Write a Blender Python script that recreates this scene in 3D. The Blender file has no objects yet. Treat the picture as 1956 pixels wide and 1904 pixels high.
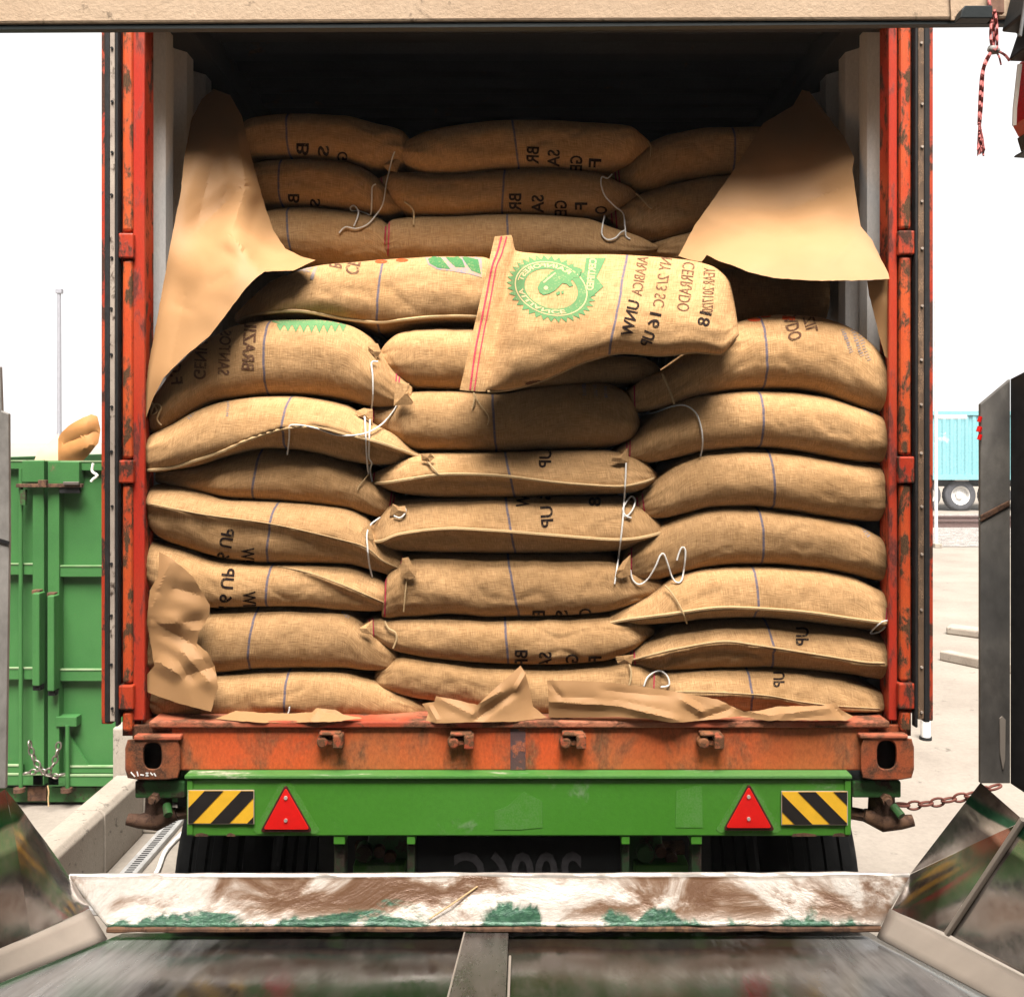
import bpy, bmesh, math, random
import numpy as np
from mathutils import Vector, Matrix, noise
from mathutils.bvhtree import BVHTree
from mathutils.geometry import delaunay_2d_cdt

sc = bpy.context.scene
COL = sc.collection
R = math.radians
# ------------------------------------------------------------------ camera, sky, sun, exposure
FOC, CU, CV, CAMZ = 1854.0, 978.0, 842.0, 2.25      # focal length and principal point in units of a 1956 px wide photo
cam = bpy.data.objects.new("camera", bpy.data.cameras.new("camera"))
COL.objects.link(cam)
cam.location = (0, 0, CAMZ)
cam.rotation_euler = (R(90), 0, 0)
cam.data.sensor_width = 36
cam.data.lens = 36 * FOC / 1956
cam.data.shift_y = -(952 - CV) / 1956
cam.data.clip_start, cam.data.clip_end = 0.05, 3000
sc.camera = cam

SUN_EL = 63
w = bpy.data.worlds.new("World"); sc.world = w; w.use_nodes = True
wn = w.node_tree
sky = wn.nodes.new("ShaderNodeTexSky"); sky.sky_type = 'NISHITA'; sky.sun_disc = False
sky.sun_elevation = R(SUN_EL); sky.sun_rotation = R(180); sky.dust_density = 1.0; sky.air_density = 1.0
hs = wn.nodes.new("ShaderNodeHueSaturation"); hs.inputs['Saturation'].default_value = 0.12
wn.links.new(sky.outputs[0], hs.inputs['Color'])
wm = wn.nodes.new("ShaderNodeMix"); wm.data_type = 'RGBA'; wm.blend_type = 'MULTIPLY'; wm.inputs[0].default_value = 1
wm.inputs[7].default_value = (1.0, 0.975, 0.93, 1)
wn.links.new(hs.outputs[0], wm.inputs[6]); # bright cloud bank beyond the yard, faint mottling
wg = wn.nodes.new("ShaderNodeTexCoord"); wsep = wn.nodes.new("ShaderNodeSeparateXYZ"); wn.links.new(wg.outputs['Generated'], wsep.inputs[0])
wr_ = wn.nodes.new("ShaderNodeMapRange"); wr_.inputs['From Min'].default_value = 0.15; wr_.inputs['From Max'].default_value = 0.6
wn.links.new(wsep.outputs[1], wr_.inputs['Value'])
wno = wn.nodes.new("ShaderNodeTexNoise"); wno.inputs['Scale'].default_value = 2.2; wno.inputs['Detail'].default_value = 5; wn.links.new(wg.outputs['Generated'], wno.inputs['Vector'])
wcr = wn.nodes.new("ShaderNodeMapRange"); wcr.inputs['From Min'].default_value = 0.3; wcr.inputs['From Max'].default_value = 0.6; wcr.inputs['To Min'].default_value = 5.3; wcr.inputs['To Max'].default_value = 7.5
wn.links.new(wno.outputs['Fac'], wcr.inputs['Value'])
wcc = wn.nodes.new("ShaderNodeCombineColor")
for k_ in range(3): wn.links.new(wcr.outputs[0], wcc.inputs[k_])
wmx = wn.nodes.new("ShaderNodeMix"); wmx.data_type = 'RGBA'
wn.links.new(wr_.outputs[0], wmx.inputs[0]); wn.links.new(wm.outputs[2], wmx.inputs[6]); wn.links.new(wcc.outputs[0], wmx.inputs[7])
wn.links.new(wmx.outputs[2], wn.nodes['Background'].inputs[0])
wn.nodes['Background'].inputs[1].default_value = 0.06
sl = bpy.data.lights.new("sun", 'SUN'); sl.energy = 4.6; sl.angle = R(34); sl.color = (1.0, 0.955, 0.90)
so = bpy.data.objects.new("sun", sl); COL.objects.link(so)
so.rotation_euler = (R(90 - SUN_EL), 0, R(4))
sc.view_settings.view_transform = 'Standard'; sc.view_settings.look = 'None'
sc.view_settings.exposure = 1.5; sc.view_settings.gamma = 1
sc.cycles.max_bounces = 8; sc.cycles.diffuse_bounces = 1

# ------------------------------------------------------------------ helpers
def P(u, v, y):
    return Vector(((u - CU) * y / FOC, y, CAMZ - (v - CV) * y / FOC))
def tag(o, label=None, cat=None, group=None, kind=None):
    if label: o['label'] = label
    if cat: o['category'] = cat
    if group: o['group'] = group
    if kind: o['kind'] = kind
    return o
def thing(name, loc, label, cat, group=None):
    o = bpy.data.objects.new(name, None); COL.objects.link(o); o.location = loc
    o.empty_display_size = 0.1
    return tag(o, label, cat, group)
def adopt(o, parent):
    if parent is not None:
        o.parent = parent
        if parent.type == 'EMPTY':
            o.matrix_parent_inverse = Matrix.Translation(-Vector(parent.location))
def link(name, verts, faces, mat, parent=None, smooth=False, uvs=None, bevel=0, solid=0, mats=None, fmat=None, sharp=None):
    me = bpy.data.meshes.new(name)
    me.from_pydata([tuple(v) for v in verts], [], [tuple(f) for f in faces])
    for m in (mats or [mat]): me.materials.append(m)
    if fmat is not None: me.polygons.foreach_set("material_index", fmat)
    if uvs is not None:
        l = me.uv_layers.new(name="UVMap")
        for lo in me.loops: l.data[lo.index].uv = uvs[lo.vertex_index]
    me.polygons.foreach_set("use_smooth", [smooth] * len(me.polygons))
    me.update()
    if sharp: me.set_sharp_from_angle(angle=R(sharp))
    o = bpy.data.objects.new(name, me); COL.objects.link(o); adopt(o, parent)
    if bevel:
        b = o.modifiers.new("bevel", 'BEVEL'); b.width = bevel; b.segments = 2; b.limit_method = 'ANGLE'; b.angle_limit = R(35)
    if solid:
        s = o.modifiers.new("solid", 'SOLIDIFY'); s.thickness = solid; s.offset = 0
    return o
class MB:
    def __init__(s): s.v = []; s.f = []
    def add(s, vs, fs):
        n = len(s.v); s.v += [Vector(v) for v in vs]; s.f += [tuple(i + n for i in f) for f in fs]; return s
    def box(s, x0, x1, y0, y1, z0, z1):
        if x0 > x1: x0, x1 = x1, x0
        if z0 > z1: z0, z1 = z1, z0
        return s.add([(x0,y0,z0),(x1,y0,z0),(x1,y1,z0),(x0,y1,z0),(x0,y0,z1),(x1,y0,z1),(x1,y1,z1),(x0,y1,z1)],
                     [(0,3,2,1),(4,5,6,7),(0,1,5,4),(1,2,6,5),(2,3,7,6),(3,0,4,7)])
    def pbox(s, u0, u1, v0, v1, y, d):                  # front face spans the photo rectangle at distance y, d deep
        a, b = P(u0, v1, y), P(u1, v0, y)
        return s.box(a.x, b.x, y, y + d, a.z, b.z)
    def tube(s, path, r, n=8, caps=True):
        path = [Vector(p) for p in path]; m = len(path); rings = []
        prev = None
        for i, p in enumerate(path):
            t = (path[min(i+1, m-1)] - path[max(i-1, 0)])
            t = t.normalized() if t.length > 1e-9 else Vector((0,0,1))
            if prev is None:
                a = t.orthogonal().normalized()
            else:
                a = (prev - t * prev.dot(t)); a = a.normalized() if a.length > 1e-6 else t.orthogonal().normalized()
            prev = a; b = t.cross(a); rr = r[i] if hasattr(r, '__len__') else r
            rings.append([p + (a * math.cos(2*math.pi*k/n) + b * math.sin(2*math.pi*k/n)) * rr for k in range(n)])
        vs = [q for rg in rings for q in rg]; fs = []
        for i in range(m-1):
            for k in range(n):
                fs.append((i*n+k, i*n+(k+1) % n, (i+1)*n+(k+1) % n, (i+1)*n+k))
        if caps: fs += [tuple(range(n-1, -1, -1)), tuple(range((m-1)*n, m*n))]
        return s.add(vs, fs)
    def prism(s, pts, d):                               # polygon (list of Vector) pushed by vector d
        n = len(pts); d = Vector(d)
        return s.add(list(pts) + [Vector(p) + d for p in pts],
                     [tuple(range(n)), tuple(range(2*n-1, n-1, -1))] + [(i, i+n, (i+1) % n + n, (i+1) % n) for i in range(n)])
    def torus(s, c, t, up, a, b, r, n=14, m=6):         # chain link: stadium of half-length a, half-width b
        c, t, up = Vector(c), Vector(t).normalized(), Vector(up).normalized()
        path = [c + t * a * math.cos(q) + up * b * math.sin(q) for q in [2*math.pi*k/n for k in range(n)]]
        return s.tube(path + [path[0]], r, m, False)
    def build(s, name, mat, parent=None, smooth=False, bevel=0, **k):
        bm = bmesh.new()
        vs = [bm.verts.new(v) for v in s.v]
        for f in s.f:
            try: bm.faces.new([vs[i] for i in f])
            except ValueError: pass
        bmesh.ops.recalc_face_normals(bm, faces=bm.faces)
        me = bpy.data.meshes.new(name); bm.to_mesh(me); bm.free(); me.materials.append(mat)
        me.polygons.foreach_set("use_smooth", [smooth] * len(me.polygons))
        if smooth: me.set_sharp_from_angle(angle=R(45))
        o = bpy.data.objects.new(name, me); COL.objects.link(o); adopt(o, parent)
        if bevel:
            b = o.modifiers.new("bevel", 'BEVEL'); b.width = bevel; b.segments = 2; b.limit_method = 'ANGLE'; b.angle_limit = R(35)
        return o
def disc_ring(u, v, y, r, n=14):
    return [P(u + r*math.cos(2*math.pi*k/n), v + r*math.sin(2*math.pi*k/n), y) for k in range(n)]
def pchip(xs, ys, q):
    xs, ys, q = np.array(xs, float), np.array(ys, float), np.array(q, float)
    h = np.diff(xs); d = np.diff(ys) / h; m = np.zeros(len(xs)); m[0], m[-1] = d[0], d[-1]
    for i in range(1, len(xs)-1):
        if d[i-1]*d[i] > 0:
            w1, w2 = 2*h[i]+h[i-1], h[i]+2*h[i-1]; m[i] = (w1+w2)/(w1/d[i-1]+w2/d[i])
    k = np.clip(np.searchsorted(xs, q) - 1, 0, len(xs)-2); t = (q - xs[k]) / h[k]
    t = np.clip(t, 0, 1)
    return ((1+2*t)*(1-t)**2*ys[k] + t*(1-t)**2*h[k]*m[k] + t*t*(3-2*t)*ys[k+1] + t*t*(t-1)*h[k]*m[k+1])
def resample(pts, step):                                # smooth polyline through points (Catmull-Rom)
    out = []; n = len(pts)
    for i in range(n-1):
        p = [np.array(pts[max(i-1,0)], float), np.array(pts[i], float), np.array(pts[i+1], float), np.array(pts[min(i+2,n-1)], float)]
        k = max(2, int(np.linalg.norm(p[2]-p[1])/step))
        for j in range(k):
            t = j/k
            out.append(0.5*((2*p[1]) + (-p[0]+p[2])*t + (2*p[0]-5*p[1]+4*p[2]-p[3])*t*t + (-p[0]+3*p[1]-3*p[2]+p[3])*t**3))
    out.append(np.array(pts[-1], float)); return out

# ------------------------------------------------------------------ materials
def newmat(name):
    m = bpy.data.materials.new(name); m.use_nodes = True
    return m, m.node_tree, m.node_tree.nodes['Principled BSDF']
def nd(nt, t, ins=None, **props):
    n = nt.nodes.new(t)
    for k, v in props.items(): setattr(n, k, v)
    for k, v in (ins or {}).items():
        if isinstance(v, bpy.types.NodeSocket): nt.links.new(v, n.inputs[k])
        else: n.inputs[k].default_value = v
    return n
def c4(c): return (c[0], c[1], c[2], 1)
def coords(nt, scale=(1,1,1), which='Object'):
    tc = nd(nt, 'ShaderNodeTexCoord')
    return nd(nt, 'ShaderNodeMapping', {'Vector': tc.outputs[which], 'Scale': scale}).outputs[0]
def noi(nt, vec, scale, detail=4, rough=0.55, dist=0.0):
    return nd(nt, 'ShaderNodeTexNoise', {'Vector': vec, 'Scale': scale, 'Detail': detail, 'Roughness': rough, 'Distortion': dist}).outputs['Fac']
def step(nt, val, lo, hi, a=0.0, b=1.0):
    return nd(nt, 'ShaderNodeMapRange', {'Value': val, 'From Min': lo, 'From Max': hi, 'To Min': a, 'To Max': b}, clamp=True).outputs[0]
def mixc(nt, fac, a, b, blend='MIX'):
    n = nd(nt, 'ShaderNodeMix', data_type='RGBA', blend_type=blend)
    for i, v in ((0, fac), (6, a), (7, b)):
        if isinstance(v, bpy.types.NodeSocket): nt.links.new(v, n.inputs[i])
        elif isinstance(v, (tuple, list)): n.inputs[i].default_value = c4(v)
        else: n.inputs[i].default_value = v
    return n.outputs[2]
def mth(nt, op, a, b=0.0):
    return nd(nt, 'ShaderNodeMath', {0: a, 1: b}, operation=op).outputs[0]
def bump(nt, bsdf, h, strength=0.3, dist=0.003):
    b = nd(nt, 'ShaderNodeBump', {'Height': h, 'Strength': strength, 'Distance': dist})
    nt.links.new(b.outputs[0], bsdf.inputs['Normal'])
def paint(name, base, alt, rust=(0.075, 0.03, 0.014), thr=0.60, scale=9, rough=0.5, stretch=(1,1,1), metal=0.0, spec=0.35, dirt=0.25, rust2=None, soft=0.04):
    m, nt, b = newmat(name)
    v = coords(nt, stretch)
    n1 = noi(nt, v, scale*0.35, 4); n2 = noi(nt, v, scale, 9, 0.66, 0.3); n3 = noi(nt, v, scale*14, 4, 0.7)
    col = mixc(nt, step(nt, n1, 0.36, 0.64), base, alt)
    mask = step(nt, n2, thr - soft, thr + soft)
    rc = mixc(nt, step(nt, n3, 0.35, 0.65), rust, rust2 or tuple(x*2.4 for x in rust))
    col = mixc(nt, mask, col, rc)
    val = step(nt, n3, 0.3, 0.75, 1 - dirt, 1.0 + dirt*0.3)
    hsv = nd(nt, 'ShaderNodeHueSaturation', {'Color': col, 'Value': val})
    nt.links.new(hsv.outputs[0], b.inputs['Base Color'])
    nt.links.new(step(nt, mask, 0, 1, rough, 0.9), b.inputs['Roughness'])
    b.inputs['Metallic'].default_value = metal; b.inputs['Specular IOR Level'].default_value = spec
    bump(nt, b, mth(nt, 'ADD', mth(nt, 'MULTIPLY', n3, 0.4), mth(nt, 'MULTIPLY', mask, 0.5)), 0.5, 0.002)
    return m
def plain(name, c, rough=0.6, metal=0.0, var=0.2, scale=20, spec=0.3, bmp=0.2):
    m, nt, b = newmat(name); v = coords(nt)
    n = noi(nt, v, scale, 6, 0.6)
    nt.links.new(mixc(nt, step(nt, n, 0.3, 0.7), tuple(x*(1-var) for x in c), tuple(min(1, x*(1+var)) for x in c)), b.inputs['Base Color'])
    b.inputs['Roughness'].default_value = rough; b.inputs['Metallic'].default_value = metal; b.inputs['Specular IOR Level'].default_value = spec
    bump(nt, b, noi(nt, v, scale*6, 4, 0.6), bmp, 0.002)
    return m
TAN_D, TAN_L = (0.31, 0.168, 0.072), (0.64, 0.388, 0.185)
def burlap():
    m, nt, b = newmat("burlap")
    uv = nd(nt, 'ShaderNodeUVMap', uv_map="UVMap").outputs[0]
    def uvn(sx, sy, detail=2):
        mp = nd(nt, 'ShaderNodeMapping', {'Vector': uv, 'Scale': (sx, sy, 1)}).outputs[0]
        return noi(nt, mp, 1.0, detail, 0.6)
    warp, weft = uvn(620, 30), uvn(26, 620)
    weave = mth(nt, 'MULTIPLY', mth(nt, 'ADD', warp, weft), 0.5)
    ob = coords(nt)
    big = noi(nt, ob, 5.5, 4, 0.6); mid = noi(nt, ob, 38, 4, 0.6)
    col = mixc(nt, step(nt, weave, 0.36, 0.64), TAN_D, TAN_L)
    col = mixc(nt, step(nt, big, 0.42, 0.75, 0, 0.40), col, (0.36, 0.19, 0.07))
    spots = step(nt, noi(nt, ob, 21, 5, 0.7), 0.70, 0.76, 0, 0.6)
    col = mixc(nt, spots, col, (0.17, 0.10, 0.05))
    sx = nd(nt, 'ShaderNodeSeparateXYZ', {0: uv}).outputs[0]
    wob = mth(nt, 'MULTIPLY', mth(nt, 'SUBTRACT', uvn(3, 9), 0.5), 0.012)
    ln = mth(nt, 'ABSOLUTE', mth(nt, 'ADD', sx, wob))
    line = mth(nt, 'MULTIPLY', step(nt, ln, 0.0026, 0.0050, 1, 0), step(nt, uvn(60, 140), 0.25, 0.5, 0.55, 0.95))
    col = mixc(nt, line, col, (0.13, 0.115, 0.15))
    rnd = nd(nt, 'ShaderNodeObjectInfo').outputs['Random']
    val = mth(nt, 'MULTIPLY', step(nt, rnd, 0, 1, 0.82, 1.08), step(nt, mid, 0.3, 0.7, 0.9, 1.06))
    hsv = nd(nt, 'ShaderNodeHueSaturation', {'Color': col, 'Value': val})
    nt.links.new(hsv.outputs[0], b.inputs['Base Color'])
    b.inputs['Roughness'].default_value = 0.95; b.inputs['Specular IOR Level'].default_value = 0.1
    bump(nt, b, mth(nt, 'ADD', weave, mth(nt, 'MULTIPLY', mid, 0.9)), 0.55, 0.004)
    return m
def ink(name, c, cover=0.62, fade=(0.42, 0.26, 0.12)):
    m, nt, b = newmat(name); v = coords(nt)
    n = noi(nt, v, 170, 3, 0.7); n2 = noi(nt, v, 26, 3, 0.6)
    k = step(nt, mth(nt, 'ADD', n, mth(nt, 'MULTIPLY', mth(nt, 'SUBTRACT', n2, 0.5), 0.5)), cover - 0.14, cover + 0.14)
    nt.links.new(mixc(nt, k, c, fade), b.inputs['Base Color'])
    b.inputs['Roughness'].default_value = 0.95; b.inputs['Specular IOR Level'].default_value = 0.1
    return m
def cord(name, c, sc_=500):
    m, nt, b = newmat(name); v = coords(nt)
    n = noi(nt, v, sc_, 3, 0.6)
    nt.links.new(mixc(nt, step(nt, n, 0.3, 0.7), tuple(x*0.7 for x in c), tuple(min(1, x*1.2) for x in c)), b.inputs['Base Color'])
    b.inputs['Roughness'].default_value = 0.95; b.inputs['Specular IOR Level'].default_value = 0.1
    bump(nt, b, n, 0.6, 0.003)
    return m
def kraft():
    m, nt, b = newmat("kraft_paper"); v = coords(nt)
    n1 = noi(nt, v, 4, 4); n2 = noi(nt, coords(nt, (1, 1, 6)), 160, 3, 0.6); n3 = noi(nt, v, 14, 6, 0.65, 0.6)
    col = mixc(nt, step(nt, n1, 0.35, 0.65), (0.33, 0.178, 0.076), (0.38, 0.208, 0.093))
    col = mixc(nt, step(nt, n2, 0.3, 0.7, 0, 0.18), col, (0.40, 0.22, 0.09))
    nt.links.new(col, b.inputs['Base Color'])
    b.inputs['Roughness'].default_value = 0.62; b.inputs['Specular IOR Level'].default_value = 0.25
    bump(nt, b, mth(nt, 'ADD', n3, mth(nt, 'MULTIPLY', n2, 0.15)), 0.10, 0.008)
    return m
def steel(name, dark, light, stretch=(1,1,1), scale=4, rough=(0.28, 0.55), metal=0.85, tint=None, thr=(0.35, 0.65)):
    m, nt, b = newmat(name); v = coords(nt, stretch)
    n1 = noi(nt, v, scale, 6, 0.62, 0.5); n2 = noi(nt, v, scale*9, 5, 0.65); n0 = noi(nt, coords(nt), scale*0.6, 3)
    col = mixc(nt, step(nt, n1, *thr), dark, light)
    if tint: col = mixc(nt, step(nt, n0, 0.48, 0.66, 0, 0.8), col, tint)
    hsv = nd(nt, 'ShaderNodeHueSaturation', {'Color': col, 'Value': step(nt, n2, 0.3, 0.7, 0.8, 1.12)})
    nt.links.new(hsv.outputs[0], b.inputs['Base Color'])
    nt.links.new(step(nt, mth(nt, 'ADD', mth(nt, 'MULTIPLY', n2, 0.5), mth(nt, 'MULTIPLY', n1, 0.5)), 0.35, 0.65, *rough), b.inputs['Roughness'])
    b.inputs['Metallic'].default_value = metal
    bump(nt, b, mth(nt, 'ADD', n1, mth(nt, 'MULTIPLY', n2, 0.3)), 0.12, 0.01)
    return m

MT = {}
MT['burlap'] = burlap()
MT['cord'] = cord("jute_cord", (0.55, 0.37, 0.19))
MT['white_string'] = cord("white_string", (0.82, 0.78, 0.72))
MT['tan_string'] = cord("tan_twine", (0.55, 0.38, 0.2))
MT['pink'] = cord("pink_thread", (0.50, 0.055, 0.085), 260)
MT['ink_black'] = ink("black_stencil_ink", (0.022, 0.014, 0.012), 0.72)
MT['ink_brown'] = ink("faded_stencil_ink", (0.115, 0.055, 0.032), 0.66)
MT['ink_green'] = ink("green_print", (0.10, 0.205, 0.085), 0.70, (0.36, 0.31, 0.15))
MT['ink_dgreen'] = ink("leaf_print", (0.055, 0.165, 0.06), 0.66, (0.25, 0.25, 0.11))
MT['ink_grey'] = ink("grey_print", (0.22, 0.20, 0.22), 0.54)
MT['ink_red'] = ink("red_print", (0.55, 0.07, 0.02), 0.68)
MT['ink_pale'] = ink("unprinted_weave", (0.53, 0.36, 0.19), 0.7, (0.46, 0.36, 0.2))
MT['kraft'] = kraft()
MT['red'] = paint("container_red_paint", (0.42, 0.032, 0.013), (0.48, 0.065, 0.02), (0.04, 0.015, 0.008), 0.53, 22, 0.45, (1, 1, 0.45))
MT['red_face'] = paint("container_red_flange", (0.46, 0.03, 0.016), (0.42, 0.05, 0.02), (0.08, 0.016, 0.01), 0.57, 20, 0.4, (1, 1, 0.25))
MT['orange'] = paint("hinge_bar_paint", (0.58, 0.10, 0.024), (0.52, 0.06, 0.018), (0.05, 0.024, 0.01), 0.53, 26, 0.45, (1, 1, 0.5))
MT['sill'] = paint("worn_sill_paint", (0.62, 0.095, 0.024), (0.50, 0.13, 0.04), (0.11, 0.05, 0.022), 0.55, 8, 0.55, (1, 1, 0.55), dirt=0.3, rust2=(0.20, 0.10, 0.045), soft=0.09)
MT['sill_top'] = paint("scraped_sill_edge", (0.46, 0.17, 0.09), (0.42, 0.07, 0.03), (0.10, 0.04, 0.02), 0.54, 14, 0.55, (0.6, 1, 1))
MT['casting'] = paint("rusty_casting", (0.34, 0.075, 0.025), (0.26, 0.10, 0.04), (0.06, 0.025, 0.012), 0.50, 13, 0.6, dirt=0.4, soft=0.07)
MT['keeper'] = paint("rusty_keeper", (0.42, 0.07, 0.03), (0.30, 0.12, 0.05), (0.08, 0.035, 0.015), 0.49, 40, 0.6, dirt=0.4)
MT['purple'] = paint("bare_primer_stripe", (0.085, 0.05, 0.055), (0.14, 0.07, 0.06), (0.2, 0.06, 0.03), 0.6, 30, 0.6)
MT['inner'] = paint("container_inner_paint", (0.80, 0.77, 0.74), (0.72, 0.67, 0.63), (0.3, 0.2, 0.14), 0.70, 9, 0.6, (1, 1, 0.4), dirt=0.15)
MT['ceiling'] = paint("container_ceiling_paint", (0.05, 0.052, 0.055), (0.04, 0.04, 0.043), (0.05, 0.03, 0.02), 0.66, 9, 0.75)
MT['wood_floor'] = plain("container_floor_wood", (0.16, 0.10, 0.06), 0.8)
MT['gasket'] = plain("door_gasket_rubber", (0.018, 0.017, 0.017), 0.7, 0, 0.3, 40, 0.25)
MT['edge_l'] = paint("worn_door_edge", (0.45, 0.37, 0.30), (0.34, 0.27, 0.22), (0.035, 0.022, 0.015), 0.60, 34, 0.7, (1, 1, 0.7), soft=0.05)
MT['edge_r'] = paint("rusty_door_edge", (0.16, 0.10, 0.06), (0.10, 0.06, 0.035), (0.025, 0.014, 0.01), 0.53, 30, 0.7, (1, 1, 0.5), rust2=(0.36, 0.22, 0.13), soft=0.06)
MT['green'] = paint("trailer_green_paint", (0.052, 0.20, 0.018), (0.062, 0.22, 0.025), (0.12, 0.22, 0.09), 0.66, 7, 0.42, (0.8, 1, 0.8), dirt=0.12, rust2=(0.2, 0.28, 0.15), soft=0.06)
MT['green_edge'] = paint("scuffed_green_edge", (0.09, 0.23, 0.06), (0.06, 0.2, 0.035), (0.24, 0.24, 0.17), 0.62, 14, 0.5, (0.3, 1, 1))
MT['green_dark'] = paint("dirty_green_paint", (0.025, 0.09, 0.02), (0.035, 0.12, 0.03), (0.03, 0.02, 0.012), 0.56, 12, 0.6)
MT['skip'] = paint("skip_green_paint", (0.04, 0.14, 0.038), (0.05, 0.165, 0.045), (0.10, 0.05, 0.03), 0.70, 9, 0.5, dirt=0.15)
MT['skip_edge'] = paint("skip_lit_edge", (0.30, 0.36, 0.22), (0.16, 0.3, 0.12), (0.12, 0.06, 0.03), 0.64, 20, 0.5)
MT['rust'] = paint("rusted_iron", (0.10, 0.05, 0.03), (0.16, 0.08, 0.04), (0.04, 0.02, 0.012), 0.52, 24, 0.8)
MT['black'] = plain("black_rubber", (0.012, 0.012, 0.012), 0.75, 0, 0.3, 30, 0.25)
MT['tyre'] = plain("tyre_rubber", (0.004, 0.004, 0.004), 0.8, 0, 0.35, 18, 0.2, 0.4)
MT['blackplate'] = plain("black_plate", (0.004, 0.004, 0.004), 0.55, 0, 0.2, 20, 0.1)
MT['plate_text'] = plain("grey_numerals", (0.022, 0.02, 0.021), 0.7, 0, 0.3, 60, 0.2)
MT['yellow'] = plain("reflective_yellow", (0.72, 0.40, 0.025), 0.5, 0, 0.06, 30, 0.3, 0.05)
MT['stripe_black'] = plain("reflective_black", (0.015, 0.012, 0.011), 0.5, 0, 0.2, 30, 0.3, 0.05)
MT['reflector'] = plain("red_reflector", (0.62, 0.008, 0.006), 0.38, 0, 0.06, 60, 0.4, 0.05)
MT['reflector_rim'] = plain("dark_reflector_rim", (0.05, 0.008, 0.006), 0.6)
MT['bolt'] = plain("zinc_bolt", (0.62, 0.52, 0.47), 0.4, 0.5)
MT['chain'] = plain("steel_chain", (0.20, 0.17, 0.15), 0.45, 0.7)
MT['rust_chain'] = plain("rusty_chain", (0.16, 0.055, 0.04), 0.7, 0.2)
def concrete(name, c, d, scale=3.0, spots=0.72):
    m, nt, b = newmat(name); v = coords(nt)
    n1 = noi(nt, v, scale, 8, 0.62); n2 = noi(nt, v, scale*30, 5, 0.7); n3 = noi(nt, v, scale*7, 6, 0.7, 0.4)
    col = mixc(nt, step(nt, n1, 0.36, 0.66), c, d)
    col = mixc(nt, step(nt, n3, spots - 0.03, spots + 0.03, 0, 0.75), col, tuple(x*0.35 for x in d))
    hsv = nd(nt, 'ShaderNodeHueSaturation', {'Color': col, 'Value': step(nt, n2, 0.3, 0.7, 0.86, 1.06)})
    nt.links.new(hsv.outputs[0], b.inputs['Base Color']); b.inputs['Roughness'].default_value = 0.9
    b.inputs['Specular IOR Level'].default_value = 0.2
    bump(nt, b, mth(nt, 'ADD', n2, n3), 0.35, 0.006)
    return m
MT['yard'] = concrete("yard_concrete", (0.28, 0.245, 0.205), (0.21, 0.18, 0.15), 0.9, 0.66)
MT['barrier'] = concrete("pale_concrete", (0.36, 0.315, 0.26), (0.29, 0.245, 0.20), 2.5, 0.62)
MT['beam'] = concrete("dusty_beam", (0.47, 0.33, 0.22), (0.53, 0.39, 0.27), 3.0, 0.66)
MT['gravel'] = concrete("track_ballast", (0.48, 0.44, 0.40), (0.18, 0.16, 0.15), 6.0, 0.5)
MT['rail'] = plain("rail_steel", (0.14, 0.09, 0.08), 0.6, 0.3)
MT['beam_edge'] = plain("dark_beam_edge", (0.012, 0.017, 0.018), 0.6)
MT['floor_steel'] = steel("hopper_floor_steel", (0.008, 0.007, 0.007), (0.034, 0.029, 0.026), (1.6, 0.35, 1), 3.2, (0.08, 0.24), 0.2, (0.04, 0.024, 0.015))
def floor_side_glare():
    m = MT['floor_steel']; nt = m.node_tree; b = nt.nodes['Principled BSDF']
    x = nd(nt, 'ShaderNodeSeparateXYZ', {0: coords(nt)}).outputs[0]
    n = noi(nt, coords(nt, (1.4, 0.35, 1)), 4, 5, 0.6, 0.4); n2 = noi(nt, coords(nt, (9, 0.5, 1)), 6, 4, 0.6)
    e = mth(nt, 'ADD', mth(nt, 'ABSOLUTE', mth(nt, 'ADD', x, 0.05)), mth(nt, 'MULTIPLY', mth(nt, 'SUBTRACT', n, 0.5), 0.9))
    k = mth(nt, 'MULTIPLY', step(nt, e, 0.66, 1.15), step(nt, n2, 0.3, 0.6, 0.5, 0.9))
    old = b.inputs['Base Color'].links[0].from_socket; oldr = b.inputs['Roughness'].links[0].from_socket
    nt.links.new(mixc(nt, k, old, (0.46, 0.45, 0.44)), b.inputs['Base Color'])  # sky glare painted into the base colour towards both sides
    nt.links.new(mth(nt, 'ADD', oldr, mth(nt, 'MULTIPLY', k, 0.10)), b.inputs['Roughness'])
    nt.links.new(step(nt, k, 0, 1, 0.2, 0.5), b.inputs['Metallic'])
floor_side_glare()
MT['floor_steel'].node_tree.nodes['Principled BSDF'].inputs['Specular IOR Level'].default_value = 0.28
MT['strip_steel'] = steel("hopper_strip_steel", (0.06, 0.05, 0.045), (0.15, 0.13, 0.115), (3, 0.6, 1), 5, (0.2, 0.4), 0.45)
MT['rim'] = plain("hopper_rim_paint", (0.36, 0.305, 0.255), 0.45, 0.1, 0.08, 10, 0.4, 0.1)
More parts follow.
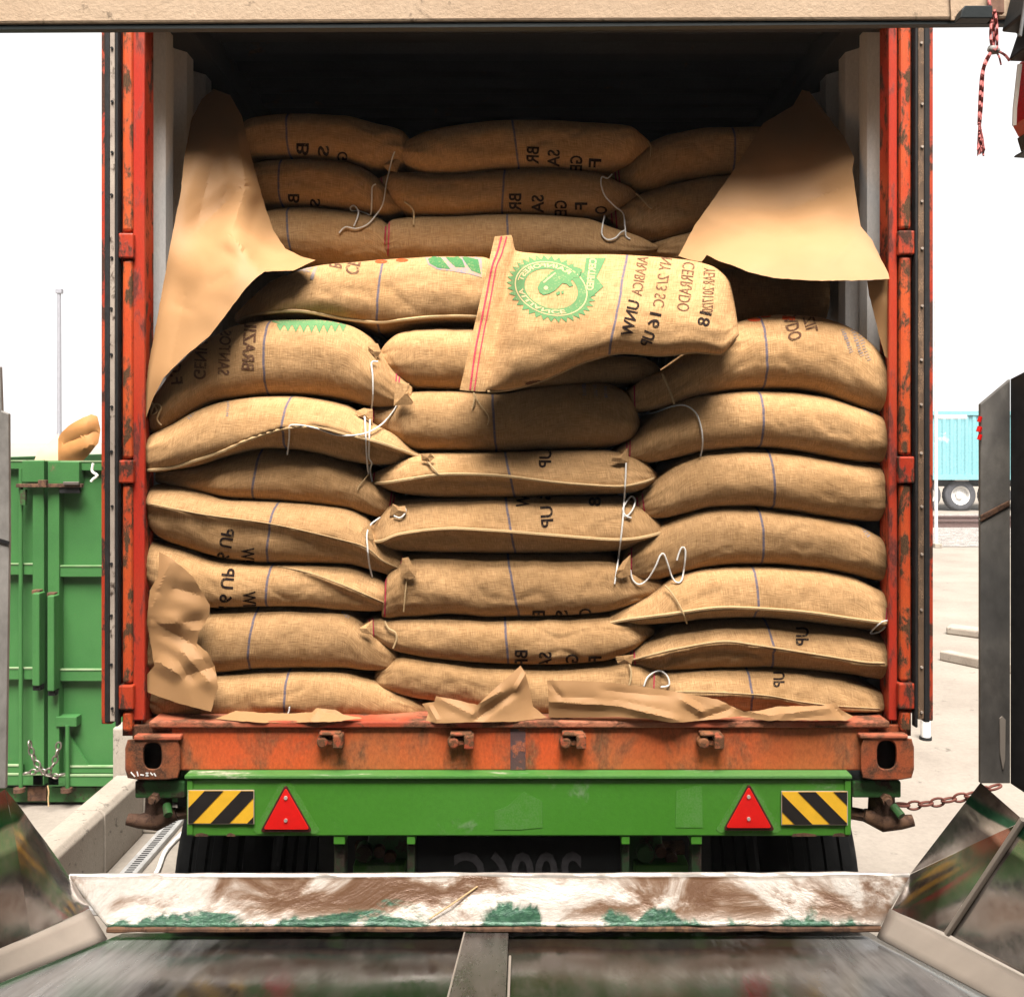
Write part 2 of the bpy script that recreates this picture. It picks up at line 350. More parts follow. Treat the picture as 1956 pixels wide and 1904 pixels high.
def lipmat():
    m, nt, b = newmat("worn_lip_metal"); v = coords(nt); 
    sep = nd(nt, 'ShaderNodeSeparateXYZ', {0: v}); z = step(nt, sep.outputs[2], 0.985, 1.075)
    n1 = noi(nt, coords(nt, (1, 1, 2.2)), 4.2, 7, 0.62, 0.7); n2 = noi(nt, coords(nt, (1.2, 1, 2.0)), 5.0, 6, 0.6, 0.5); n3 = noi(nt, v, 60, 5, 0.7); n4 = noi(nt, coords(nt, (1, 1, 0.3)), 40, 3)
    col = mixc(nt, step(nt, n3, 0.35, 0.65), (0.38, 0.335, 0.29), (0.46, 0.42, 0.375))
    st = mth(nt, 'MULTIPLY', step(nt, n1, 0.44, 0.55), step(nt, z, 0.20, 0.42))
    col = mixc(nt, mth(nt, 'MULTIPLY', st, 0.85), col, (0.19, 0.105, 0.052))
    st2 = mth(nt, 'MULTIPLY', step(nt, n1, 0.47, 0.58), step(nt, z, 0.26, 0.5))
    col = mixc(nt, mth(nt, 'MULTIPLY', st2, 0.9), col, (0.085, 0.036, 0.014))
    gz = mth(nt, 'ADD', n2, step(nt, z, 0.08, 0.70, 0.17, -0.26))
    col = mixc(nt, step(nt, gz, 0.49, 0.56), col, mixc(nt, step(nt, n3, 0.4, 0.6), (0.008, 0.042, 0.023), (0.03, 0.095, 0.05)))
    rz = mth(nt, 'ADD', mth(nt, 'MULTIPLY', n1, 0.6), step(nt, z, -0.02, 0.22, 0.5, -0.3))
    col = mixc(nt, step(nt, rz, 0.5, 0.58), col, (0.09, 0.04, 0.02))
    sp = step(nt, noi(nt, v, 26, 4, 0.7), 0.71, 0.74, 0, 0.8)
    col = mixc(nt, sp, col, (0.1, 0.05, 0.03))
    nt.links.new(col, b.inputs['Base Color']); b.inputs['Metallic'].default_value = 0.25
    b.inputs['Roughness'].default_value = 0.38
    bump(nt, b, mth(nt, 'ADD', n1, mth(nt, 'MULTIPLY', n3, 0.12)), 0.5, 0.03)
    return m
MT['lip'] = lipmat()
def wingmat():
    m, nt, b = newmat("worn_wing_steel"); v = coords(nt)
    z = nd(nt, 'ShaderNodeSeparateXYZ', {0: v}).outputs[2]
    n1 = noi(nt, coords(nt, (1, 1, 1.5)), 3.2, 3, 0.5, 0.4); n2 = noi(nt, v, 45, 4, 0.6); n3 = noi(nt, coords(nt, (1, 0.6, 1)), 2.6, 3)
    col = mixc(nt, step(nt, n1, 0.36, 0.64), (0.10, 0.075, 0.065), (0.55, 0.51, 0.48))
    col = mixc(nt, step(nt, n3, 0.50, 0.66, 0, 0.8), col, (0.12, 0.06, 0.035))
    zz = mth(nt, 'ADD', z, mth(nt, 'MULTIPLY', mth(nt, 'SUBTRACT', n3, 0.5), 0.22))
    col = mixc(nt, mth(nt, 'MULTIPLY', step(nt, zz, 1.30, 1.32), step(nt, zz, 1.38, 1.36)), col, (0.72, 0.64, 0.56))
    col = mixc(nt, mth(nt, 'MULTIPLY', step(nt, zz, 1.36, 1.37), step(nt, zz, 1.42, 1.40)), col, (0.03, 0.14, 0.07))
    hsv = nd(nt, 'ShaderNodeHueSaturation', {'Color': col, 'Value': step(nt, n2, 0.3, 0.7, 0.92, 1.06)})
    nt.links.new(hsv.outputs[0], b.inputs['Base Color']); b.inputs['Metallic'].default_value = 0.8
    nt.links.new(step(nt, n2, 0.35, 0.65, 0.12, 0.22), b.inputs['Roughness'])
    bump(nt, b, n1, 0.06, 0.02)
    return m
MT['wing'] = wingmat()
MT['sideplate'] = steel("grey_side_plate", (0.085, 0.075, 0.066), (0.20, 0.18, 0.155), (1, 1, 0.6), 5, (0.5, 0.75), 0.0, (0.08, 0.075, 0.07))
MT['sideplate_l'] = steel("pale_side_plate", (0.24, 0.22, 0.2), (0.36, 0.33, 0.30), (1, 1, 0.6), 4, (0.5, 0.75), 0.3)
MT['blue_box'] = paint("teal_container_paint", (0.18, 0.42, 0.46), (0.22, 0.46, 0.5), (0.3, 0.42, 0.5), 0.66, 1.2, 0.6)
MT['white'] = plain("white_paint", (0.75, 0.73, 0.70), 0.6)
MT['grey_pole'] = plain("galvanised_pole", (0.30, 0.30, 0.33), 0.6, 0.2)
MT['red_box'] = paint("red_machine_paint", (0.52, 0.012, 0.012), (0.42, 0.01, 0.012), (0.1, 0.01, 0.01), 0.66, 12, 0.4)
MT['red_rope'] = cord("red_white_rope", (0.50, 0.16, 0.15), 160)
MT['blocker'] = concrete('blocker_wall', (0.10,0.095,0.09), (0.14,0.13,0.12), 1.0, 0.7)
MT['far_tyre'] = plain('hazed_tyre', (0.075, 0.075, 0.082), 0.9, 0, 0.2, 8)  # distance haze is put into this grey of the far tyres
MT['faded'] = ink('faded_green', (0.085, 0.22, 0.05), 0.50, (0.058, 0.205, 0.022))
MT['halo'] = ink('overspray', (0.10, 0.225, 0.06), 0.46, (0.058, 0.205, 0.022))
MT['dark_foot'] = paint('shaded_green', (0.012,0.035,0.010), (0.02,0.05,0.015), (0.02,0.012,0.008), 0.5, 14, 0.7)
MT['card'] = plain('brown_card', (0.42, 0.19, 0.06), 0.7, 0, 0.15, 6)
MT['card_pale'] = plain('pale_card', (0.6, 0.45, 0.3), 0.7, 0, 0.1, 6)
MT['alu'] = plain("perforated_galvanised", (0.42, 0.41, 0.40), 0.5, 0.4)

# ------------------------------------------------------------------ sacks
BV = {}          # name key -> (verts, faces, bvh, object)
ORIG = Vector((0, 0, CAMZ))
def cast(u, v, bvh):
    return bvh.ray_cast(ORIG, (P(u, v, 1.0) - ORIG).normalized(), 12.0)[:2]
SACKG = "burlap coffee sacks stacked in the red container"
def sack(key, st, yf, label, depth=0.42, seam=None, stripe=None, cordr=0.0054, seed=0, wr=1.0, lip=0.024, lump=1.0):
    st = np.array(st, float); U, T, B = st[:,0], st[:,1], st[:,2]
    if U[-1] > 1690: U[-1] += 26; U[-2] += 10; T[-1] -= 0.35*(T[-1]-T[-2]); B[-1] += 3
    if U[0] < 300: U[0] -= 14
    n = 132; q = np.linspace(0, 1, n); q = 0.35*q + 0.65*(0.5 - 0.5*np.cos(np.pi*q))
    us = U[0] + (U[-1]-U[0])*q
    t, b = pchip(U, T, us), pchip(U, B, us); b = np.maximum(b, t + 4)
    hm = np.percentile(b - t, 80)
    if seam is not None:
        sm = np.array(seam, float); sv = pchip(sm[:,0], sm[:,1], np.clip(us, sm[0,0], sm[-1,0]))
        sin_ = ((us > sm[0,0]-2) & (us < sm[-1,0]+2)).astype(float)
        sin_ = np.convolve(np.pad(sin_, 4, 'edge'), np.ones(9)/9, 'valid')
    verts, uvs = [], []
    nf, m = 36, 0
    rnd = random.Random(seed*7+3); off = Vector((rnd.uniform(0,50), rnd.uniform(0,50), rnd.uniform(0,50)))
    smax = us.copy()
    for i in range(n):
        hh = (b[i]-t[i]); e = min(1.0, hh/(0.8*hm))
        endd = min(us[i]-us[0], us[-1]-us[i]) / 618.0
        y0 = yf + 0.085*(1-e)**1.3
        yref = y0 + 0.035*e
        ze, zb = CAMZ - (t[i]-CV)*yref/FOC, CAMZ - (b[i]-CV)*yref/FOC
        zc, bb = (ze+zb)/2, (ze-zb)/2
        x = min(max((us[i]-CU)*yref/FOC, -1.146), 1.176)
        kb = min(bb*1.05, 0.11); D = max(0.03, depth*e**0.6) + 2*kb*0.4
        ring = []
        for k in range(nf):
            ph = math.pi/2 - math.pi*k/(nf-1); s = math.sin(ph)
            z = bb*math.copysign(abs(s)**0.84, s); y = kb*(1-max(0, math.cos(ph))**0.92)
            ring.append((y0+y, z, ph))
        for k in range(1, 3): ring.append((y0+kb+(D-2*kb)*k/3 if D > 2*kb else y0+kb, -bb, -math.pi/2))
        for k in range(8):
            ph = -math.pi/2 + math.pi*k/7
            ring.append((max(y0+kb, y0+D-kb)+kb*math.cos(ph), bb*math.sin(ph), None))
        for k in range(2, 0, -1): ring.append((y0+kb+(D-2*kb)*k/3 if D > 2*kb else y0+kb, bb, math.pi/2))
        m = len(ring)
        if stripe: sx = None
        for k, (y, z, ph) in enumerate(ring):
            if ph is not None:
                fr = math.cos(ph)
                p = Vector((x*4.5, z*6, y)) + off
                d = 0.010*lump*(noise.noise(p) ) + 0.0055*lump*noise.noise(p*2.9) + 0.0018*lump*noise.noise(p*8.5)
                wz = math.exp(-endd/0.10)
                d += wr*0.007*wz*(noise.noise(Vector((x*9, math.sin(ph)*3.2+z*22, 1.3))+off))*min(1, e*1.4)
                # vertical puckers along the lower edge, where the cloth is gathered
                lowf = max(0.0, -math.sin(ph))**2*fr
                d += 0.0095*wr*lowf*noise.noise(Vector((x*26, 0.3, 2.1))+off)*max(0, noise.noise(Vector((x*3.0, 5.2, 0))+off)+0.25)*2
                rn = noise.noise(Vector((x*5.5 + z*3, z*9 - x*2, 9.1))+off); mk = max(0.0, noise.noise(Vector((x*2.2, z*3, 4.4))+off)+0.12)
                d -= 0.010*lump*max(0.0, 1-abs(rn)/0.07)*min(0.6, mk)
                d *= (0.25 + 0.75*fr)
                if seam is not None and sin_[i] > 0:
                    s0 = np.clip(((t[i]+b[i])/2 - sv[i])/(hh/2), -0.95, 0.95); s = z/bb - s0
                    if s >= 0: d += lip*sin_[i]*math.exp(-s/0.55)*fr**0.3*min(1, e*1.3)
                    else: d += lip*sin_[i]*(1.35*math.exp(s/0.10) - 0.42)*fr**0.5*min(1, e*1.3)
                y -= d*fr; z += d*math.sin(ph)*0.35
            verts.append(Vector((x, y, zc+z)))
            if stripe:
                fz = np.clip((zc+z-zb)/max(1e-4, ze-zb), -0.1, 1.1); su = stripe[1] + (stripe[0]-stripe[1])*fz
                uu = (us[i]-su)*yref/FOC
            else: uu = (us[i]-us[0])*yref/FOC + 3.0
            arc = (math.pi/2-ph)*bb if ph is not None and k < nf else 3.0 + k*0.02
            uvs.append((uu, arc))
    faces = []
    for i in range(n-1):
        for k in range(m):
            faces.append((i*m+k, (i+1)*m+k, (i+1)*m+(k+1) % m, i*m+(k+1) % m))
    faces += [tuple(range(m)), tuple(range(n*m-1, (n-1)*m-1, -1))]
    o = link("burlap_sack", verts, faces, MT['burlap'], smooth=True, uvs=uvs)
    tag(o, label, "sack", SACKG)
    BV[key] = (verts, faces, BVHTree.FromPolygons(verts, faces), o)
    if seam is not None and cordr > 0:
        path = drape(resample(seam, 4), BV[key][2], cordr*0.7)
        if len(path) > 3: MB().tube(path, cordr, 6).build("seam_cord", MT['cord'], o, True)
    return o
def drape(pts, bvh, off):
    out = []
    for u, v in pts:
        h, nn = cast(u, v, bvh)
        if h is not None:
            d = (ORIG-h).normalized(); out.append(h + d*off)
    return out

def decal(key, verts2, faces, mat, name, off=0.0014, maxe=4.0, parent=None):
    """Project a flat figure given in photo units on to a sack as thin printed ink."""
    bm = bmesh.new()
    vs = [bm.verts.new((v[0], v[1], 0)) for v in verts2]
    for f in faces:
        try: bm.faces.new([vs[i] for i in f])
        except ValueError: pass
    bmesh.ops.triangulate(bm, faces=bm.faces)
    for _ in range(6):
        es = [e for e in bm.edges if e.calc_length() > maxe]
        if not es: break
        bmesh.ops.subdivide_edges(bm, edges=es, cuts=1); bmesh.ops.triangulate(bm, faces=bm.faces)
    bm.verts.index_update()
    bvh, o = BV[key][2], BV[key][3]
    pos = []
    for v in bm.verts:
        h, nn = cast(v.co.x, v.co.y, bvh)
        if h is None: pos.append(None); continue
        d = (ORIG-h).normalized(); nn = nn if nn.dot(d) > 0 else -nn
        pos.append(h + (nn*0.5 + d*0.5).normalized()*off)
    fs = []
    for f in bm.faces:
        ids = [v.index for v in f.verts]
        if any(pos[i] is None for i in ids): continue
        ps = [pos[i] for i in ids]
        if max((a-b).length for a in ps for b in ps) > 0.035: continue
        fs.append(ids)
    bm.free()
    if not fs: return None
    used = sorted({i for f in fs for i in f}); rm = {i: k for k, i in enumerate(used)}
    return link(name, [pos[i] for i in used], [[rm[i] for i in f] for f in fs], mat, parent or o, smooth=True)
_tc = {}
def text_mesh(s, bold):
    if (s, bold) in _tc: return _tc[(s, bold)]
    c = bpy.data.curves.new("lettering", 'FONT'); c.body = s; c.size = 1; c.resolution_u = 3; c.offset = 0.022 if bold else 0.004
    c.fill_mode = 'FRONT'
    o = bpy.data.objects.new("lettering", c); COL.objects.link(o)
    dg = bpy.context.evaluated_depsgraph_get(); dg.update()
    me = bpy.data.meshes.new_from_object(o.evaluated_get(dg))
    v = [(p.co.x, p.co.y) for p in me.vertices]; f = [tuple(p.vertices) for p in me.polygons]
    bpy.data.objects.remove(o); bpy.data.curves.remove(c); bpy.data.meshes.remove(me)
    xs = [p[0] for p in v]; ys = [p[1] for p in v]; x0, x1, y0, y1 = min(xs), max(xs), min(ys), max(ys)
    v = [((x-x0)/(x1-x0), (y-y0)/(y1-y0)) for x, y in v]
    _tc[(s, bold)] = (v, f); return v, f
def text_uv(s, p0, p1, h, bold=True):                     # lettering runs p0 -> p1, mirrored as in the photo
    v, f = text_mesh(s, bold); p0, p1 = Vector(p0), Vector(p1); d = p1-p0; dn = d.normalized(); up = Vector((-dn.y, dn.x))*h
    return [tuple(p0 + d*x + up*y) for x, y in v], f
def text(key, s, p0, p1, h, mat='ink_black', bold=True):
    if ' ' in s:                                          # every word is a print of its own
        wd = [sum(0.45 if c in '1/I' else 1.0 for c in w_) for w_ in s.split()]; tot = sum(wd) + 0.55*(len(wd)-1); t = 0
        a, b = Vector(p0), Vector(p1)
        for w_, L_ in zip(s.split(), wd):
            text(key, w_, a.lerp(b, t/tot), a.lerp(b, (t+L_)/tot), h, mat, bold); t += L_ + 0.55
        return
    v, f = text_uv(s, p0, p1, h, bold)
    return decal(key, v, f, MT[mat], "stencil_lettering")
def figure(key, polys, mat, name, off=0.0014):
    v, f = [], []
    for p in polys:
        f.append(tuple(range(len(v), len(v)+len(p)))); v += list(p)
    return decal(key, v, f, MT[mat], name, off)
def ellipse(u, v, a, b, n=16, rot=0):
    return [(u + a*math.cos(2*math.pi*k/n)*math.cos(rot) - b*math.sin(2*math.pi*k/n)*math.sin(rot), v + a*math.cos(2*math.pi*k/n)*math.sin(rot) + b*math.sin(2*math.pi*k/n)*math.cos(rot)) for k in range(n)]
def bar(p0, p1, wd):
    a, b = Vector(p0), Vector(p1); d = (b-a).normalized(); s = Vector((-d.y, d.x))*wd/2
    return [tuple(a+s), tuple(b+s), tuple(b-s), tuple(a-s)]
def strip(key, pts, wd, mat='pink', name="stitching", off=0.002):
    pts = [Vector(p) for p in resample(pts, 4)]
    polys = []
    for i in range(len(pts)-1):
        polys.append(bar(pts[i], pts[i+1] + (pts[i+1]-pts[i])*0.15, wd))
    return figure(key, polys, mat, name, off)
def smudge(key, p0, p1, wd, mat='ink_grey', n=7, seed=1):  # small illegible print: a row of broken ticks
    rr = random.Random(seed); a, b = Vector(p0), Vector(p1); d = b-a; s = Vector((-d.y, d.x)).normalized()
    polys = []
    for k in range(n):
        c = a + d*((k+0.5)/n); L = d.length/n*0.38
        polys.append(bar(c - s*wd*rr.uniform(0.3, 0.5), c + s*wd*rr.uniform(0.3, 0.5), L*2*rr.uniform(0.5, 0.9)))
    return figure(key, polys, mat, "small_print")

F = 3.045
sack('L1', [(285,1330,1350),(310,1310,1370),(416,1289,1374),(548,1281,1376),(648,1283,1376),(715,1303,1374),(780,1331,1374),(822,1350,1368)], F,
     "bottom sack of the left column, right of the crumpled paper", stripe=(550,546), seed=1)
sack('L2', [(292,1195,1290),(330,1180,1292),(403,1165,1293),(497,1159,1285),(570,1160,1283),(657,1166,1283),(700,1198,1284),(740,1227,1283),(768,1255,1274)], F,
     "plain plump sack second from the floor in the left column, right of the crumpled paper", stripe=(490,475), seed=2)
sack('L3', [(284,1030,1120),(336,1045,1158),(403,1069,1164),(504,1079,1161),(580,1081,1162),(657,1082,1169),(700,1095,1170),(735,1114,1168),(746,1135,1160)], F,
     "left column sack stencilled 16 UP, with a seam slanting on its right half only", seam=[(530,1081),(590,1094),(657,1118),(732,1150)], cordr=0.002, stripe=(518,510), seed=3, lip=0.016)
sack('L4', [(284,935,985),(296,926,1028),(336,930,1047),(437,953,1074),(504,957,1081),(580,962,1081),(657,972,1082),(698,991,1091),(730,1034,1098),(765,1063,1104),(788,1083,1103)], F-0.01,
     "left column sack stencilled 16 UP, its long seam ending at a pink stitched mouth", seam=[(287,962),(386,982),(521,1001),(657,1032),(700,1046),(730,1070),(760,1084)], cordr=0.002, stripe=(528,508), seed=4, lip=0.018)
sack('L5', [(284,899,913),(336,892,933),(386,885,943),(470,858,958),(504,853,961),(588,861,967),(657,880,974),(698,899,984),(730,929,990),(755,949,990),(764,966,985)], F+0.02,
     "dark unmarked left column sack with pink stitched mouth, below the wavy seam sack", stripe=(500,482), seed=5)
sack('L6', [(278,850,896),(290,826,903),(319,812,898),(369,782,891),(423,764,876),(504,756,857),(554,755,859),(605,761,868),(657,772,882),(715,811,888),(759,834,888),(790,861,885),(822,874,882)], F-0.02,
     "left column sack with a big wavy seam cord and white string lying along its top",
     seam=[(283,898),(330,893),(369,881),(420,864),(470,842),(520,825),(551,818),(605,816),(657,829),(700,839),(732,848),(789,868),(812,876)], stripe=(554,541), seed=6, lip=0.03)
sack('L7', [(275,795,823),(300,740,830),(336,690,808),(396,640,771),(455,614,760),(520,607,755),(588,606,756),(657,616,765),(700,639,775),(725,671,778),(755,711,778),(786,738,772)], F-0.01,
     "big left sack stencilled BRAZIL SANTOS in mirrored letters, partly under the tall paper", stripe=(511,507), seed=7, wr=1.4)
sack('L8', [(450,600,616),(480,567,615),(520,532,611),(605,503,608),(680,494,620),(722,490,632),(782,486,627),(850,483,620),(920,484,620),(962,505,612)], F+0.06,
     "sack with a green leaf print and red beans, behind the tilted sack on its left",
     seam=[(453,613),(478,603),(504,598),(550,594),(588,596),(657,609),(722,616),(770,611),(816,606),(870,604),(920,605)], stripe=(732,720), seed=8, lip=0.03, depth=0.36)
sack('C9', [(718,685,697),(735,655,714),(760,634,732),(800,623,743),(880,621,747),(1000,639,746),(1080,664,743),(1152,679,735),(1219,680,731),(1253,693,729),(1268,715,727)], F+0.035,
     "centre column sack half hidden directly underneath the tilted sack", seed=9)
sack('C8', [(690,782,797),(715,777,812),(745,775,833),(789,746,862),(850,745,864),(950,751,864),(1034,734,861),(1085,727,860),(1152,729,857),(1195,744,846),(1215,775,834),(1222,800,818)], F+0.005,
     "thick centre column sack with faint grey print at its right shoulder", stripe=(940,948), seed=10)
sack('C7', [(708,905,919),(740,892,936),(789,867,947),(850,864,952),(950,864,952),(1051,861,948),(1152,859,946),(1202,869,943),(1236,885,933),(1255,903,918)], F,
     "centre column seamed sack with only UP cut off at its top edge",
     seam=[(717,923),(745,921),(782,915),(850,906),(950,908),(1051,920),(1120,926),(1185,929),(1226,922),(1248,914)], stripe=(964,984), seed=11)
sack('C6', [(690,1022,1041),(715,999,1047),(755,957,1055),(850,952,1059),(967,950,1061),(1080,950,1061),(1185,951,1056),(1219,964,1043),(1250,989,1034),(1271,1008,1025)], F,
     "centre column seamed sack stencilled W, 16 UP and 18 across its top",
     seam=[(700,1036),(730,1033),(766,1020),(850,1010),(950,1014),(1051,1022),(1152,1030),(1202,1030),(1240,1024),(1264,1017)], stripe=(965,985), seed=12)
sack('C5', [(730,1120,1181),(745,1084,1185),(775,1062,1185),(850,1059,1179),(950,1061,1185),(1051,1061,1182),(1152,1061,1175),(1200,1084,1161),(1250,1105,1143),(1289,1120,1132)], F,
     "deep centre column sack with a dented lower left belly", stripe=(969,993), seed=13, lump=1.5)
sack('C4', [(690,1190,1209),(715,1179,1223),(760,1183,1246),(850,1179,1263),(950,1184,1271),(1051,1181,1273),(1152,1175,1266),(1205,1179,1246),(1250,1200,1212)], F+0.005,
     "lower centre column sack with mirrored letters BR SA GE F along its bottom edge", stripe=(964,972), seed=14)
sack('C3', [(712,1290,1310),(730,1267,1323),(776,1251,1335),(850,1261,1346),(950,1271,1364),(1051,1273,1372),(1152,1265,1372),(1219,1259,1366),(1255,1274,1350),(1276,1290,1335)], F+0.01,
     "lowest centre column sack, half hidden behind the torn paper on the sill", seed=15, lump=1.4)
sack('R1', [(1240,1290,1320),(1270,1283,1350),(1296,1281,1366),(1363,1278,1370),(1430,1277,1370),(1531,1281,1370),(1598,1290,1370),(1666,1317,1368),(1692,1345,1362)], F,
     "bottom sack of the right column with UP stencilled above a stitched fold", seam=[(1290,1321),(1363,1322),(1464,1328),(1531,1340),(1600,1348),(1680,1353)], cordr=0.002, stripe=(1427,1435), seed=16, lip=0.02)
sack('R2', [(1175,1252,1268),(1212,1239,1276),(1250,1219,1284),(1296,1195,1285),(1397,1185,1280),(1460,1185,1280),(1531,1191,1284),(1632,1201,1294),(1680,1214,1302),(1701,1235,1292)], F,
     "right column sack second from the floor with UP above a rising and falling seam",
     seam=[(1200,1262),(1250,1249),(1296,1238),(1380,1225),(1447,1232),(1531,1245),(1600,1256),(1649,1264),(1690,1266)], cordr=0.003, stripe=(1463,1478), seed=17, wr=1.4)
sack('R3', [(1152,1182,1196),(1190,1162,1197),(1240,1139,1195),(1296,1102,1193),(1350,1089,1187),(1440,1083,1185),(1531,1088,1191),(1615,1097,1203),(1666,1123,1209),(1698,1165,1209)], F-0.015,
     "right column sack third from the floor with a thick seam cord along its bottom",
     seam=[(1156,1192),(1200,1183),(1269,1174),(1363,1161),(1430,1161),(1531,1168),(1632,1182),(1692,1190)], stripe=(1440,1444), seed=18, lip=0.028)
sack('R4', [(1178,1085,1106),(1205,1049,1111),(1250,1009,1111),(1296,987,1103),(1350,971,1090),(1397,966,1084),(1464,972,1082),(1565,986,1089),(1632,999,1101),(1676,1026,1111),(1703,1065,1110)], F,
     "plain right column sack with a zigzag of white string hanging at its left end", stripe=(1451,1456), seed=19, wr=1.3)
sack('R5', [(1196,972,992),(1225,944,993),(1269,904,991),(1310,875,985),(1363,861,972),(1430,856,970),(1514,861,980),(1598,876,993),(1660,884,999),(1705,890,990)], F,
     "smooth right column sack with a curl of white string by its pink stitched mouth", stripe=(1469,1479), seed=20, wr=1.3)
sack('R6', [(1168,867,882),(1200,844,885),(1240,804,884),(1296,767,875),(1350,752,863),(1447,744,856),(1514,746,861),(1582,754,874),(1649,777,884),(1692,801,885),(1705,840,878)], F-0.005,
     "plain right column sack second from the top, below the red bean print", stripe=(1452,1454), seed=21)
sack('R7', [(1203,745,783),(1225,727,785),(1270,704,779),(1330,664,759),(1400,619,748),(1450,601,744),(1510,596,743),(1560,599,748),(1620,614,768),(1665,644,784),(1695,690,792),(1705,730,786)], F-0.005,
     "top sack of the right column with red bean dots and brown lettering on its crown", stripe=(1455,1463), seed=22, wr=1.3)
# the second tier, set back inside the container
G2 = 3.43
sack('T1', [(455,240,290),(480,221,299),(551,212,299),(657,216,305),(715,230,320),(766,246,318),(785,268,300)], G2,
     "topmost sack at the back left, next to the tall folded paper", stripe=(549,553), seed=23)
sack('T2', [(478,310,380),(510,301,389),(580,299,389),(657,304,396),(700,321,403),(735,349,409),(765,374,405),(791,388,398)], G2,
     "middle sack of the back left pile with a tan twine hanging from its right tip", stripe=(537,535), seed=24)
sack('T3', [(505,400,480),(530,392,496),(580,389,502),(657,397,504),(715,409,504),(742,429,502),(751,455,495)], G2-0.01,
     "lowest visible sack of the back left pile, just above the leaf printed sack", stripe=(548,560), seed=25)
sack('U1', [(752,285,299),(782,263,319),(816,245,331),(883,231,332),(967,223,322),(1051,224,319),(1135,228,325),(1202,237,309),(1226,255,291),(1241,270,280)], G2-0.02,
     "topmost sack in the back centre, with one white string hanging from its left tip", stripe=(977,991), seed=26)
sack('U2', [(715,345,353),(735,334,366),(755,326,389),(790,325,411),(850,328,411),(950,321,407),(1051,317,409),(1135,325,413),(1175,341,399),(1205,357,383),(1217,370,374)], G2-0.01,
     "middle back centre sack with mirrored letters BR SA GE F on its right half", stripe=(964,959), seed=27)
sack('U3', [(735,430,490),(750,415,496),(800,410,499),(850,408,502),(970,404,502),(1118,412,502),(1169,431,497),(1219,449,489),(1256,470,478)], G2-0.02,
     "lowest back centre sack, directly behind the top corner of the tilted sack", stripe=(968,972), seed=28)
sack('V1', [(1168,328,339),(1215,292,360),(1246,264,362),(1296,247,342),(1363,237,334),(1430,237,328),(1500,250,320),(1516,275,312)], G2+0.035,
     "topmost sack at the back right, its right half behind the hanging paper", stripe=(1398,1402), seed=29)
sack('V2', [(1158,405,417),(1190,387,441),(1219,369,457),(1260,351,460),(1305,341,448),(1380,329,427),(1470,325,412),(1490,345,402)], G2+0.03,
     "middle sack of the back right pile with a pink stitched tip and white string loop", seed=30)
sack('V3', [(1235,468,482),(1260,459,497),(1305,446,502),(1380,429,502),(1420,430,502)], G2+0.03,
     "small showing corner of the lowest back right sack, above the tilted sack", seed=31)

sack('V4', [(1230,520,600),(1270,503,612),(1340,499,618),(1500,499,618),(1640,505,618),(1690,520,612),(1712,545,600)], G2+0.16,
     "shadowed sack in the dark gap under the triangular paper, right of the tilted sack", seed=32)
